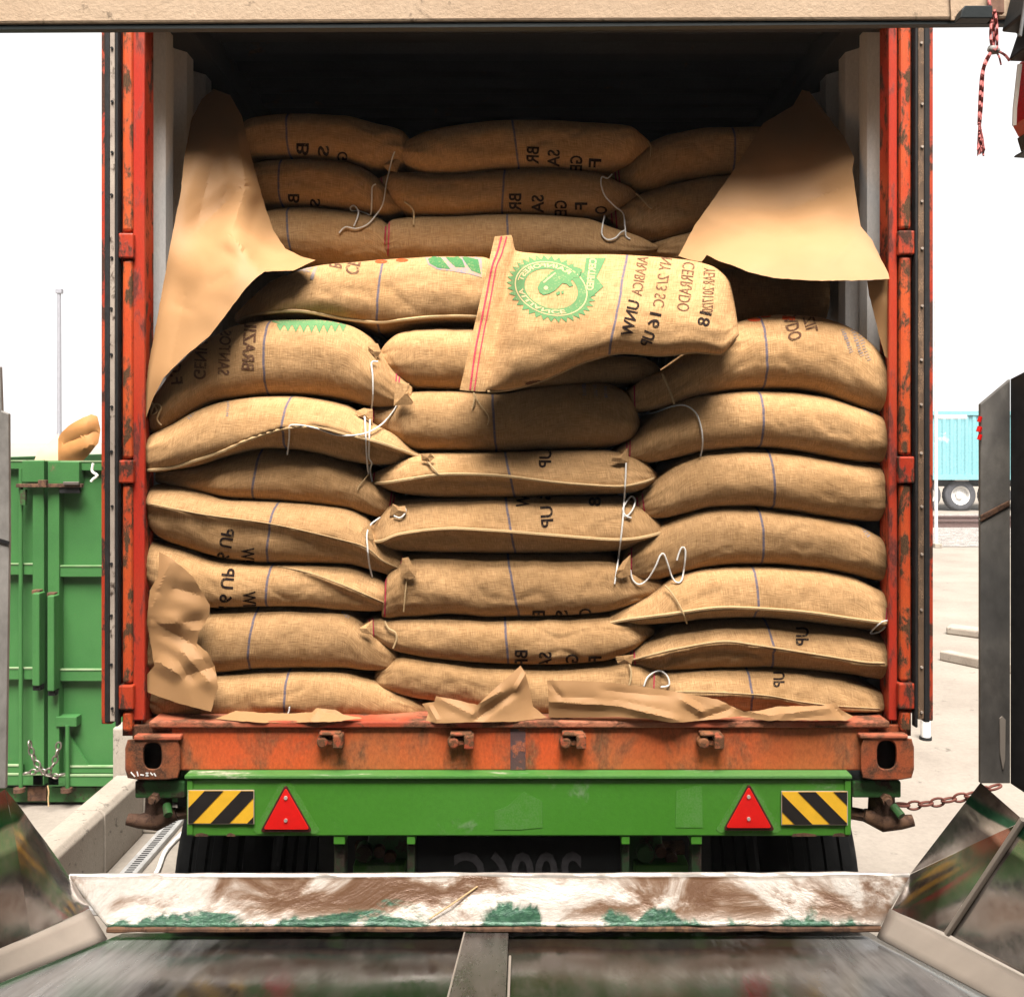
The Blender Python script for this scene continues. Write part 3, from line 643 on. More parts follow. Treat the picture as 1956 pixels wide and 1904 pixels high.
# the loose sack thrown across the pile, seen on its broad face
def loose_sack():
    top = [(0,945,452),(0.075,977,449),(0.10,984,478),(0.16,1010,483),(0.26,1064,486),(0.45,1160,486),(0.62,1240,490),(0.76,1306,496),(0.88,1362,509),(0.95,1393,535),(1.0,1402,570)]
    bot = [(0,878,745),(0.075,915,748),(0.10,926,748),(0.16,962,746),(0.26,1030,729),(0.45,1125,689),(0.62,1195,674),(0.76,1262,679),(0.88,1335,673),(0.95,1376,677),(1.0,1412,640)]
    S = [a[0] for a in top]; n, m = 110, 46
    q = np.linspace(0, 1, n)
    tu, tv = pchip(S, [a[1] for a in top], q), pchip(S, [a[2] for a in top], q)
    bu, bv = pchip(S, [a[1] for a in bot], q), pchip(S, [a[2] for a in bot], q)
    verts, uvs, faces = [], [], []
    for side in (0, 1):
        for i in range(n):
            s = q[i]
            for k in range(m):
                r = k/(m-1)
                u, v = tu[i]+(bu[i]-tu[i])*r, tv[i]+(bv[i]-tv[i])*r
                bow = 0.05*math.sin(math.pi*r)*math.sin(math.pi*s)
                base = 3.12 - 0.14*r**0.9 - 0.03*s*r - 0.06*math.exp(-(s/0.22)**2)
                hem = min(1.0, max(0.0, (s-0.085)/0.10)); hem = hem*hem*(3-2*hem)
                end = min(1.0, (1-s)/0.16); end = max(0.0, 1-(1-end)**2)**0.5
                pr = (4*r*(1-r))**0.42*hem*end
                th = 0.155*pr*(0.8+0.2*r)
                p = Vector((s*4, r*3, 7.7))
                d = th + 0.004
                if s < 0.10: d += 0.007*noise.noise(Vector((s*6, r*7.5, 2.0)))*3*math.sin(math.pi*min(1, r*1.0))**0.3 + 0.012*max(0, noise.noise(Vector((s*2, r*6+3, 5.0))))
                else: d += (0.012*noise.noise(p) + 0.006*noise.noise(p*2.7) + 0.008*math.exp(-(s-0.1)/0.10)*noise.noise(Vector((s*5, r*16, 1.0))) + 0.006*math.exp(-(1-s)/0.12)*noise.noise(Vector((s*5, r*14, 4.0))))*min(1, pr*1.5)
                if side: y = base + 0.03*pr
                else: y = base - d
                verts.append(P(u, v, y))
                su = 1198 + (1163-1198)*((v-487)/(680-487))**1.0
                uvs.append((((u-su)*3/FOC), (v)*3/FOC))
    N = n*m
    for i in range(n-1):
        for k in range(m-1):
            faces.append((i*m+k, (i+1)*m+k, (i+1)*m+k+1, i*m+k+1)); faces.append((N+i*m+k, N+i*m+k+1, N+(i+1)*m+k+1, N+(i+1)*m+k))
    for i in range(n-1):
        a, b = i*m, (i+1)*m; faces.append((a, N+a, N+b, b)); a, b = a+m-1, b+m-1; faces.append((a, b, N+b, N+a))
    for k in range(m-1):
        faces.append((k, k+1, N+k+1, N+k)); a = (n-1)*m+k; faces.append((a, N+a, N+a+1, a+1))
    o = link("burlap_sack", verts, faces, MT['burlap'], smooth=True, uvs=uvs, sharp=60)
    tag(o, "tilted sack thrown on top of the pile showing the round green frog seal", "sack", SACKG)
    BV['F1'] = (verts, faces, BVHTree.FromPolygons(verts, faces), o)
    edge = [BV['F1'][0][i*m+m-1] + Vector((0, -0.003, 0.0)) for i in range(12, n-1, 2)]
    MB().tube(edge, 0.0038, 6).build("seam_cord", MT['cord'], o, True)
    strip('F1', [(958,452),(950,482),(940,510),(930,560),(918,620),(908,670),(898,744)], 3.4)
    strip('F1', [(968,452),(958,486),(948,510),(939,560),(927,620),(916,680),(906,746)], 2.4)
loose_sack()

# pink machine stitching across the sewn mouths
for key, pts in [('C8', [(708,777),(706,815)]), ('C8', [(714,777),(713,815)]), ('L5', [(748,940),(741,988)]), ('L5', [(753,945),(747,990)]),
                 ('L4', [(768,1062),(762,1104)]), ('L4', [(774,1068),(769,1104)]), ('C9', [(724,668),(720,702)]), ('R6', [(1198,846),(1196,884)]), ('R6', [(1204,840),(1203,884)]),
                 ('R5', [(1217,950),(1222,992)]), ('R5', [(1227,943),(1233,992)]), ('R4', [(1202,1056),(1199,1108)]), ('R4', [(1207,1046),(1206,1110)]), ('C4', [(706,1183),(708,1220)]), ('C4', [(712,1180),(715,1224)]),
                 ('V1', [(1174,323),(1178,346)]), ('V1', [(1180,318),(1185,350)]), ('V2', [(1167,396),(1170,426)]), ('V2', [(1175,392),(1179,436)]), ('U2', [(722,340),(726,362)]), ('U2', [(728,337),(733,366)]),
                 ('U3', [(738,425),(733,492)]), ('U3', [(744,420),(741,494)]), ('C5', [(738,1100),(735,1180)]), ('R2', [(1205,1240),(1207,1276)]), ('R2', [(1211,1238),(1214,1278)]),
                 ('L7', [(757,712),(754,778)]), ('L7', [(763,716),(758,776)]), ('C7', [(716,900),(713,925)]), ('C3', [(1250,1272),(1248,1352)]), ('R7', [(1212,738),(1213,785)]), ('R3', [(1694,1160),(1691,1200)]), ('U1', [(757,280),(758,303)])]:
    strip(key, pts, 2.6)

# ------------------------------------------------------------------ printing on the sacks (mirrored, as the photograph shows it)
text('L7', "BRAZIL", (461,706), (467,612), 24, 'ink_brown'); text('L7', "SANTOS", (415,715), (420,631), 23, 'ink_brown')
text('L7', "GENUI", (369,724), (374,645), 24, 'ink_brown'); text('L7', "F.O", (327,735), (322,688), 23, 'ink_brown')
polys = [[(512,598),(662,598),(664,619),(640,622),(540,622),(512,612)]]
for k in range(9): polys.append([(528+k*15, 620), (543+k*15, 620), (535+k*15, 637-0.8*abs(k-5))])
figure('L7', polys, 'ink_green', "seal_edge")
text('L8', "CE", (658,521), (664,494), 27, 'ink_brown'); text('L8', "BR", (628,509), (632,488), 25, 'ink_brown')
for e_ in (ellipse(728,500,12,3.4), ellipse(768,497.5,12,3.2)): figure('L8', [e_], 'ink_red', "bean_print")
figure('L8', [bar((595,534),(604,507),6)], 'ink_grey', "small_print")
figure('L8', [bar((537,529),(556,513),5), bar((547,527),(562,512),4), bar((560,519),(596,512),3), bar((565,514),(592,519),3), bar((575,511),(583,521),3)], 'ink_grey', "small_print")
q2 = lambda L: [(648+x*.3359, y*.3359) for x, y in L]
figure('L8', [q2([(488,1465),(600,1436),(700,1440),(812,1462),(812,1580),(740,1560),(650,1545),(560,1534),(505,1505)])], 'ink_grey', "leaf_outline", 0.0011)
figure('L8', [q2([(505,1475),(560,1448),(590,1480),(632,1532),(560,1524),(515,1500)]), q2([(588,1446),(660,1448),(700,1480),(716,1522),(662,1520),(630,1492)]), q2([(692,1456),(790,1478),(806,1560),(752,1540),(722,1500)])], 'ink_dgreen', "leaf_print", 0.0019)
text('F1', "ARABICA", (1239,492), (1226,566), 21, 'ink_brown', False); text('F1', "UNW", (1223,577), (1208,644), 23)
text('F1', "NY 2/3 SC", (1284,495), (1268,588), 22, 'ink_brown', False); text('F1', "16", (1264,600), (1258,628), 23); text('F1', "UP", (1253,638), (1243,665), 23)
text('F1', "CERRADO", (1328,503), (1316,596), 24, 'ink_brown', False); text('F1', "YEAR 2017/20", (1366,513), (1362,597), 22, 'ink_brown', False); text('F1', "18", (1360,599), (1354,625), 24)
text('C6', "W", (1013,946), (1011,970), 26); text('C6', "16 UP", (1053,925), (1058,1007), 24); text('C6', "18", (1148,937), (1148,967), 24)
text('C7', "UP", (1054,858), (1053,894), 24); text('R2', "UP", (1545,1198), (1545,1233), 25); text('R1', "UP", (1499,1283), (1499,1312), 22)
text('L4', "16 UP", (411,1079), (424,1007), 25); text('L4', "NW", (460,1084), (460,1046), 26)
text('L3', "16 UP", (417,1162), (424,1084), 25); text('L3', "NW", (465,1170), (463,1130), 25)
for s, p, L in (("BR", (1008,1241), 36), ("SA", (1054,1245), 32), ("GE", (1105,1249), 30), ("F", (1149,1253), 14)): text('C4', s, p, (p[0], p[1]+L), 25)
for s, p, L in (("B", (1041,1166), 16), ("S", (1085,1165), 16), ("G", (1130,1162), 14)): text('C5', s, p, (p[0], p[1]+L), 24)
for s, p, L in (("BR", (1030,281), 33), ("SA", (1070,287), 32), ("GE", (1113,298), 28), ("F", (1149,304), 17)): text('U1', s, p, (p[0]-1, p[1]+L), 24)
for s, p, L in (("BR", (996,370), 34), ("SA", (1039,373), 34), ("GE", (1083,383), 28), ("F", (1122,387), 14), ("O", (1160,394), 15)): text('U2', s, p, (p[0], p[1]+L), 24)
text('T1', "B", (590,274), (590,297), 24); text('T1', "S", (629,279), (629,299), 22); text('T1', "G", (664,290), (664,306), 20)
text('T2', "B", (572,371), (572,388), 22); text('T2', "S", (612,380), (612,394), 20)
text('R7', "RADO", (1519,590), (1533,646), 27, 'ink_brown'); text('R7', "ZIL", (1553,600), (1563,631), 22, 'ink_brown')
for e_ in (ellipse(1441,611,13,3.6), ellipse(1461,604.5,12,2.6), ellipse(1423,607,9,2)): figure('R7', [e_], 'ink_red', "bean_print")
figure('R7', [bar((1494,607),(1519,609),7)], 'ink_red', "red_letter")
for a, b_ in (((1609,628),(1627,674)), ((1628,628),(1647,682)), ((1640,632),(1660,690))): smudge('R7', a, b_, 9, n=11, seed=int(a[0]))
smudge('C8', (1115,733), (1117,756), 9, seed=5); smudge('C8', (1136,735), (1138,760), 9, seed=6); smudge('C8', (1156,738), (1158,760), 8, seed=7)
smudge('L6', (436,766), (434,796), 6, seed=8); smudge('L6', (372,783), (358,800), 8, n=4, seed=9); smudge('R4', (1645,1003), (1660,1026), 8, n=5, seed=3)
smudge('L2', (652,1168), (668,1180), 8, n=4, seed=4); smudge('R6', (1650,782), (1668,792), 5, n=4, seed=2)
# dirty rub mark on the loose sack
figure('F1', [[(1000,738-5),(1012,728),(1030,726),(1043,731),(1034,736),(1018,735),(1006,738)]], 'ink_brown', "dirt_mark")
# round certification seal: toothed ring, band lettering, frog, ribbon
q7 = lambda L: [(777.6+x*.3357, 414.7+y*.3357) for x, y in L]
def lp(tx, ty):                                          # seal coordinates: tx along the reading line, ty up
    return (1053 - ty*84 + tx*7, 552 + tx*63 - ty*7)
N = 36; ring = []
for k in range(N*2):
    a = 2*math.pi*k/(N*2)
    ring.append((a, 1.02 if k % 2 else 0.88))
vo, fo = [], []
for a, rr in ring: vo += [lp(rr*math.sin(a), rr*math.cos(a)), lp(0.60*math.sin(a), 0.60*math.cos(a))]
M2 = len(ring)
for k in range(M2): fo.append((2*k, 2*((k+1) % M2), 2*((k+1) % M2)+1, 2*k+1))
decal('F1', vo, fo, MT['ink_green'], "seal_ring")
vo, fo = [], []
for k in range(72):
    a = 2*math.pi*k/72; vo += [lp(0.82*math.sin(a), 0.82*math.cos(a)), lp(0.795*math.sin(a), 0.795*math.cos(a))]
for k in range(72): fo.append((2*k, 2*((k+1) % 72), 2*((k+1) % 72)+1, 2*k+1))
decal('F1', vo, fo, MT['ink_pale'], "seal_ring_line", 0.0022)
vo, fo = [], []
def arc_text(s, a0, a1, r0, r1):
    v, f = text_mesh(s, True); n0 = len(vo)
    for x, y in v:
        a = a0 + (a1-a0)*x; r = r0 + (r1-r0)*y; vo.append(lp(r*math.sin(a), r*math.cos(a)))
    fo.extend([tuple(i+n0 for i in t) for t in f])
arc_text("RAINFOREST", R(-132), R(-14), 0.645, 0.765); arc_text("ALLIANCE", R(6), R(112), 0.645, 0.765)
decal('F1', vo, fo, MT['ink_pale'], "seal_lettering", 0.0024, 3.0)
figure('F1', [q7([(742,402),(756,372),(786,344),(812,320),(850,295),(905,282),(960,284),(1000,300),(992,316),(962,318),(950,330),(982,344),(946,348),(932,366),(946,392),(924,398),(908,382),(884,378),(864,398),(842,420),(812,436),(776,446),(752,430)]), q7([(846,432),(868,420),(872,438),(852,448)]), q7([(876,424),(892,418),(892,436),(880,440)])], 'ink_green', "seal_frog", 0.0022)
figure('F1', [ellipse(777.6+790*.3357, 414.7+405*.3357, 4.2, 3.6), q7([(772,372),(840,318),(846,322),(780,376)])], 'ink_pale', "seal_frog_eye", 0.0028)
figure('F1', [q7([(1018,236),(1132,233),(1106,290),(1078,345),(1118,396),(1078,432),(1040,462),(1022,420),(1008,372),(1006,318)])], 'ink_green', "seal_ribbon", 0.0022)
tv, tf = text_uv("CERTIFIED", (1140,496), (1133,556), 14)
decal('F1', tv, tf, MT['ink_pale'], "seal_lettering", 0.0030, 3.0)

# ------------------------------------------------------------------ strings hanging from the sewn mouths (parts of their sacks)
ALLB = {}
def all_bvh():
    vs, fs = [], []
    for v, f, _, _ in BV.values():
        n = len(vs); vs += v; fs += [tuple(i+n for i in t) for t in f]
    return BVHTree.FromPolygons(vs, fs)
AB = all_bvh()
def string(key, pts, mat='white_string', r=0.0027, gap=0.006, name="string"):
    pts = resample(pts, 3); ys = []
    for u, v in pts:
        h, _ = cast(u, v, AB); ys.append(h.y if h is not None else None)
    known = [y for y in ys if y is not None]
    if not known: return
    med = float(np.median(known)); ys = [y if y is not None and y < med + 0.12 else None for y in ys]
    last = next((y for y in ys if y is not None), med)
    for i in range(len(ys)):
        if ys[i] is None: ys[i] = last
        last = ys[i]
    k = 3; n = len(ys)
    lo = [min(ys[max(0, i-k):i+k+1]) for i in range(n)]
    sm = [sum(lo[max(0, i-k):i+k+1])/len(lo[max(0, i-k):i+k+1]) for i in range(n)]
    path = [P(u, v, y - gap) for (u, v), y in zip(pts, sm)]
    MB().tube(path, r, 6).build(name, MT[mat], BV[key][3], True)
string('U1', [(754,290),(750,300),(745,320),(738,350),(731,390),(715,415),(700,430),(680,437),(660,434),(648,445)])
string('U2', [(718,352),(711,358),(710,385),(708,410),(700,408),(684,403),(672,403),(669,397),(676,393),(684,402),(683,415),(676,432)])
string('V1', [(1169,333),(1160,341),(1150,338),(1148,352),(1156,375),(1175,395),(1190,408),(1194,435),(1196,452),(1204,457)])
string('V2', [(1155,412),(1151,430),(1150,448),(1160,458),(1175,455),(1186,444),(1194,440)])
string('T2', [(772,386),(783,394),(790,405),(790,430)], 'tan_string', 0.0032)
string('U1', [(1237,270),(1243,280),(1243,300)], 'tan_string', 0.0026)
string('U2', [(1214,370),(1222,376),(1240,396),(1246,398)], 'tan_string', 0.003)
string('C9', [(722,691),(710,693),(712,720),(712,760),(707,800),(705,850),(705,875),(710,884),(707,898),(711,920)])
string('C8', [(692,784),(697,800),(699,840),(701,880),(704,905)])
string('C8', [(705,905),(695,917),(686,928),(683,935)], 'tan_string', 0.0022)
string('L7', [(759,772),(748,790),(727,812),(700,827),(670,832),(640,830),(610,820),(580,813),(556,812),(553,818),(552,840),(549,868)])
string('R6', [(1196,878),(1195,910),(1192,960),(1189,1000),(1184,1045),(1180,1075),(1174,1115)])
string('R5', [(1206,989),(1195,985),(1190,972),(1197,958),(1206,948),(1213,955),(1210,970),(1200,984),(1190,986)])
string('R4', [(1204,1088),(1209,1108),(1222,1116),(1238,1105),(1252,1082),(1261,1061),(1268,1058),(1275,1075),(1283,1100),(1292,1112),(1302,1108),(1308,1075),(1309,1050),(1303,1045),(1297,1056),(1293,1070)])
string('R7', [(1222,792),(1250,788),(1285,776),(1310,775),(1330,790),(1340,820),(1342,850),(1338,873)])
string('L5', [(752,985),(765,989),(775,978),(773,970),(766,972)], gap=0.008)
string('C6', [(727,988),(708,1002),(701,1020),(702,1045),(705,1075),(711,1102)])
string('C9', [(1265,714),(1272,730),(1280,748),(1288,772)], 'tan_string', 0.0036)
string('C5', [(1270,1118),(1284,1134),(1300,1160),(1312,1190)], 'tan_string', 0.0026)
string('L6', [(812,876),(824,890),(838,906)], 'tan_string', 0.003)
string('R3', [(1697,1185),(1684,1188),(1666,1204),(1664,1210),(1680,1206),(1692,1196)])
string('R1', [(1230,1310),(1238,1292),(1258,1281),(1274,1290),(1278,1308),(1262,1312)])
string('L4', [(778,1098),(776,1115),(774,1135),(771,1168)], 'tan_string', 0.0026)
string('C4', [(735,1186),(742,1200),(755,1208),(757,1222),(751,1238)], 'tan_string', 0.003)
string('F1', [(905,750),(906,765),(902,780)], 'tan_string', 0.002); string('F1', [(906,752),(915,770),(933,795),(931,812)], 'tan_string', 0.0018)
string('R2', [(1199,1262),(1205,1280),(1204,1300),(1196,1325)], 'tan_string', 0.003)
string('L7', [(290,768),(300,785),(288,792),(296,772),(308,778),(300,800),(308,812)], 'tan_string', 0.0026)
string('R7', [(1690,782),(1697,790),(1700,778),(1704,795)], 'tan_string', 0.002)
string('L2', [(549,1365),(552,1358),(553,1350)], gap=0.01)
# ragged ears of cloth beyond the stitching
def ear(key, pts, y, d=0.004):
    n = len(pts); vs = [P(u, v, y + 0.012*noise.noise(Vector((u*0.06, v*0.06, 3)))) for u, v in pts]
    c = sum(vs, Vector())/n; c.y -= 0.006
    vs.append(c); o = link("cloth_ear", vs, [(i, (i+1) % n, n) for i in range(n)], MT['burlap'], BV[key][3], uvs=[(2+v.x, v.z) for v in vs], solid=d)
ear('L7', [(756,728),(768,733),(782,732),(782,742),(778,752),(790,768),(786,773),(770,774),(752,775)], 3.03)
ear('C9', [(722,657),(712,656),(703,662),(706,672),(714,678),(722,690),(716,690),(728,672)], 3.05)
ear('C8', [(712,782),(695,780),(680,786),(684,796),(700,798),(712,808)], 3.05)
ear('L5', [(750,962),(762,968),(774,966),(776,978),(766,986),(744,986)], 3.04)
ear('L4', [(768,1066),(780,1064),(788,1080),(796,1090),(794,1102),(784,1106),(766,1102)], 3.03)
ear('C6', [(706,1000),(692,1012),(684,1024),(696,1040),(710,1048),(714,1030)], 3.035)
ear('R6', [(1198,856),(1186,870),(1170,874),(1168,880),(1186,884),(1200,884)], 3.04)
ear('R4', [(1204,1060),(1190,1072),(1178,1090),(1176,1100),(1188,1104),(1204,1098)], 3.04)
ear('C4', [(712,1184),(700,1192),(686,1200),(692,1208),(712,1212)], 3.04)
ear('R2', [(1210,1250),(1190,1252),(1176,1254),(1180,1266),(1206,1268)], 3.035)
ear('L6', [(805,868),(822,866),(830,874),(822,882),(806,880)], 3.03)
ear('U1', [(764,296),(745,308),(732,316),(740,326),(758,330),(764,312)], 3.45)

# ------------------------------------------------------------------ brown kraft paper lining
def paper(label, bound, inner, amp=0.004, seed=0, creases=(), ncr=0, cramp=0.006, group="sheets of kraft paper lining the container", mat='kraft', cell=7.0, flat=0.25):
    """A sheet: thin-plate surface through the given depths, folded along crease lines, with a slightly torn edge."""
    bound = [b if len(b) == 3 else (b[0], b[1], None) for b in bound]
    kn = np.array([b for b in bound if b[2] is not None] + list(inner), float)
    X = kn[:, :2]/100.0; n = len(X)
    def phi(r2): return 0.5*r2*np.log(r2 + 1e-12)
    r2 = ((X[:, None]-X[None])**2).sum(-1)
    A = np.zeros((n+3, n+3)); A[:n, :n] = phi(r2) + np.eye(n)*flat; A[:n, n] = 1; A[:n, n+1:] = X; A[n, :n] = 1; A[n+1:, :n] = X.T
    W = np.linalg.solve(A, np.concatenate([kn[:, 2], np.zeros(3)]))
    rr = random.Random(seed*13+1)
    ring = []
    nb0 = len(bound)
    for i in range(nb0):
        a, b = Vector(bound[i][:2]), Vector(bound[(i+1) % nb0][:2]); k = max(1, int((b-a).length/cell))
        for t in range(k):
            p = a.lerp(b, t/k); nn = Vector((-(b-a).y, (b-a).x)).normalized()
            ring.append(p + nn*(0.0 if t == 0 else 1.1*noise.noise(Vector((p.x*0.09, p.y*0.09, seed)))+0.5*noise.noise(Vector((p.x*0.4, p.y*0.4, seed)))))
    nb = len(ring)
    def inside(u, v):
        c = False
        for i in range(nb):
            a, b = ring[i], ring[i-1]
            if (a.y > v) != (b.y > v) and u < (b.x-a.x)*(v-a.y)/(b.y-a.y)+a.x: c = not c
        return c
    xs = [p.x for p in ring]; ys = [p.y for p in ring]; pts = list(ring)
    cr = list(creases)
    tries = 0
    while len(cr) < len(creases)+ncr and tries < 400:
        tries += 1
        a = (rr.uniform(min(xs), max(xs)), rr.uniform(min(ys), max(ys))); an = rr.uniform(0, math.pi); L = rr.uniform(25, 90)
        if inside(*a): cr.append((a, (a[0]+L*math.cos(an), a[1]+L*math.sin(an)), rr.uniform(-1, 1)*cramp, rr.uniform(10, 26)))
    v = min(ys) + cell*0.5; row = 0
    while v < max(ys):
        u = min(xs) + (cell*0.5 if row % 2 else 0)
        while u < max(xs):
            if inside(u, v) and min((p.x-u)**2+(p.y-v)**2 for p in ring) > (cell*0.55)**2: pts.append(Vector((u, v)))
            u += cell
        v += cell*0.87; row += 1
    for a, b, am, wd in cr:                                # points on the crease lines keep the folds sharp
        a, b = Vector(a), Vector(b); k = max(2, int((b-a).length/cell))
        for t in range(k+1):
            p = a.lerp(b, t/k)
            if inside(p.x, p.y) and min((p-q).length for q in pts) > 1.5: pts.append(p)
    res = delaunay_2d_cdt(pts, [(i, (i+1) % nb) for i in range(nb)], [], 1, 1e-4)
    vs = []
    for c in res[0]:
        x = np.array([c.x, c.y])/100.0
        y = float((phi(((X-x)**2).sum(-1))*W[:n]).sum() + W[n] + W[n+1]*x[0] + W[n+2]*x[1])
        for a, b, am, wd in cr:
            a, b = Vector(a), Vector(b); d = b-a; t = min(1, max(0, (c-a).dot(d)/d.length_squared)); q = (c-a-d*t).length
            if q < wd: y -= am*(1-q/wd)*(0.35+0.65*math.sin(math.pi*min(1, max(0, t)))**0.5)
        q = Vector((c.x*0.012, c.y*0.012, seed*3.7))
        y += amp*noise.noise(q) + 0.35*amp*noise.noise(q*3.1)
        vs.append(P(c.x, c.y, y))
    o = link("kraft_paper", vs, [f for f in res[2]], MT[mat], smooth=True)
    bm = bmesh.new(); bm.from_mesh(o.data); bmesh.ops.recalc_face_normals(bm, faces=bm.faces); bm.to_mesh(o.data); bm.free()
    o.data.set_sharp_from_angle(angle=R(19))
    return tag(o, label, "paper", group)
paper("tall folded paper sheet draped down the left wall over the sacks",
 [(408,170,3.50),(440,182,3.46),(462,222,3.44),(480,300,3.41),(505,390,3.36),(522,440,3.33),(545,475,3.25),(575,490,3.12),(603,497,3.05),(560,517,3.0),(505,519,2.98),(488,532,2.98),(470,550,2.97),(440,590,2.96),(402,640,2.955),(352,682,2.96),(312,722,2.97),(292,762,2.99),(279,798,3.02),(277,750,3.035),(285,690,3.05),(300,610,3.07),(325,470,3.12),(345,370,3.2),(352,300,3.3),(365,230,3.4),(385,190,3.46)],
 [(453,255,3.35),(470,356,3.27),(440,450,3.09),(467,477,3.01),(410,340,3.29),(372,440,3.19),(385,520,3.03),(330,640,3.02),(395,600,2.95),(430,300,3.31),(400,250,3.34),(355,560,3.07),(420,400,3.28),(405,470,3.14),(450,520,2.965),(430,560,2.95),(365,610,2.99),(500,470,3.2),(478,420,3.27),(340,540,3.10)], 0.0015, 1,
 [((453,250),(470,356),0.034,38),((470,356),(440,450),0.040,34),((440,450),(467,477),0.034,26),((467,477),(496,517),0.014,22),((372,445),(468,350),-0.022,30),((410,290),(376,430),-0.016,30),((440,450),(395,490),0.014,26),((395,545),(440,520),-0.008,20),((355,560),(325,700),-0.010,26)], 2, 0.004)
paper("broad triangular paper sheet hanging in front of the back right sacks",
 [(1532,172,3.55),(1515,202,3.53),(1458,236,3.46),(1407,317,3.38),(1363,381,3.34),(1326,432,3.30),(1296,489,3.2),(1316,496,3.15),(1326,498,3.14),(1340,500,3.12),(1350,487,3.12),(1374,499,3.08),(1397,506,3.05),(1431,520,3.0),(1478,531,2.99),(1549,536,2.985),(1633,536,2.985),(1699,533,2.99),(1697,523,3.0),(1664,456,3.08),(1644,432,3.12),(1637,388,3.17),(1628,324,3.27),(1632,304,3.28),(1613,263,3.36),(1576,216,3.45),(1546,175,3.53)],
 [(1500,300,3.37),(1560,340,3.33),(1500,400,3.32),(1570,370,3.31),(1420,430,3.22),(1480,460,3.11),(1560,460,3.10),(1620,480,3.05),(1440,500,3.03),(1540,260,3.40),(1385,420,3.27),(1600,420,3.19),(1550,395,3.26),(1450,380,3.34)], 0.002, 2,
 [((1370,395),(1500,405),-0.012,22),((1500,405),(1628,350),-0.016,26),((1345,415),(1440,440),0.008,14),((1480,455),(1510,440),0.008,9)], 5, 0.004)
paper("narrow paper strip standing against the right wall below the broad triangular sheet",
 [(1656,536,3.03),(1702,532,3.01),(1703,692,3.01),(1690,680,3.035),(1679,641,3.05),(1667,590,3.05),(1660,565,3.04)], [(1680,580,3.02),(1690,640,3.02)], 0.003, 3)
paper("large crumpled paper at the lower left of the sacks",
 [(304,1054,3.03),(329,1067,3.0),(369,1101,2.99),(386,1131,2.99),(401,1155,3.0),(400,1175,3.0),(380,1208,3.0),(376,1229,3.0),(396,1245,2.99),(410,1271,2.98),(417,1312,2.98),(412,1325,2.98),(403,1359,2.97),(338,1342,2.99),(282,1322,3.02),(281,1288,3.03),(295,1271,3.02),(286,1219,3.03),(280,1185,3.03),(286,1128,3.03),(302,1101,3.02)],
 [(340,1120,2.985),(330,1170,2.985),(330,1225,2.99),(345,1270,2.985),(345,1310,2.985),(310,1200,2.995)], 0.0008, 4,
 [((329,1067),(300,1130),0.018,26),((300,1130),(284,1180),0.014,24),((330,1122),(388,1138),-0.014,22),((282,1190),(346,1190),0.018,24),((346,1190),(392,1182),-0.012,18),((288,1185),(376,1234),-0.018,24),((298,1262),(350,1292),0.018,22),((350,1292),(412,1272),-0.018,22),((345,1240),(408,1312),0.014,20)], 2, 0.004)
paper("flat scrap of paper lying on the sill below the bottom left sack",
 [(412,1372,3.0),(450,1357,3.03),(500,1361,3.03),(560,1362,3.03),(596,1360,3.02),(604,1352,3.0),(640,1355,2.99),(655,1364,2.985),(692,1371,2.98),(640,1378,2.965),(500,1380,2.96),(446,1376,2.97)],
 [(560,1370,2.995),(615,1367,2.98),(480,1370,2.99)], 0.003, 5, [((590,1376),(612,1353),0.010,12),((612,1358),(650,1366),-0.008,10)], 2, 0.004, cell=4)
paper("torn paper with a tall twisted point in front of the lowest centre sack",
 [(806,1344,3.03),(830,1340,3.0),(833,1329,2.99),(870,1336,2.985),(912,1346,2.98),(937,1322,2.98),(965,1297,2.985),(994,1271,3.01),(1004,1285,3.01),(1011,1312,3.02),(1018,1349,3.02),(1045,1370,3.0),(985,1378,2.965),(900,1379,2.96),(833,1381,2.96),(813,1376,2.98),(818,1362,3.01)],
 [(850,1355,2.97),(905,1362,2.955),(950,1340,2.955),(990,1310,2.96),(940,1366,2.99),(1000,1345,3.0)], 0.002, 6, [((912,1346),(960,1318),0.012,14),((905,1376),(985,1320),-0.014,12),((985,1320),(1004,1285),0.01,9),((835,1332),(905,1366),0.008,12),((818,1345),(835,1378),0.008,8)], 4, 0.005, cell=5)
paper("long folded paper strip across the sill at the right of centre",
 [(1045,1299,3.0),(1100,1300,2.99),(1152,1302,2.985),(1220,1310,2.985),(1286,1320,2.985),(1330,1328,2.985),(1370,1335,2.99),(1421,1359,3.0),(1450,1357,2.99),(1485,1349,2.985),(1520,1348,2.98),(1566,1348,2.98),(1596,1341,2.985),(1605,1354,2.985),(1630,1368,2.98),(1617,1376,2.965),(1540,1375,2.96),(1465,1376,2.955),(1414,1368,2.97),(1360,1374,2.96),(1306,1379,2.95),(1284,1380,2.95),(1240,1373,2.955),(1185,1369,2.97),(1110,1370,2.985),(1048,1370,3.0),(1048,1340,2.99)],
 [(1075,1320,2.965),(1150,1330,2.955),(1230,1345,2.945),(1300,1345,2.95),(1340,1350,2.985),(1380,1352,2.955),(1320,1365,2.985),(1500,1362,2.955),(1560,1360,2.95),(1600,1364,2.97),(1440,1366,2.985),(1120,1352,2.99),(1180,1356,2.985)], 0.002, 7, [((1048,1340),(1180,1348),0.012,12),((1180,1348),(1300,1376),0.012,12),((1050,1306),(1075,1335),-0.006,8),((1300,1335),(1345,1362),0.014,12),((1330,1375),(1400,1352),-0.014,12),((1400,1352),(1470,1366),0.012,10),((1470,1366),(1590,1352),0.012,12),((1590,1345),(1612,1372),-0.010,9),((1150,1318),(1280,1330),-0.006,12)], 6, 0.005, cell=5)

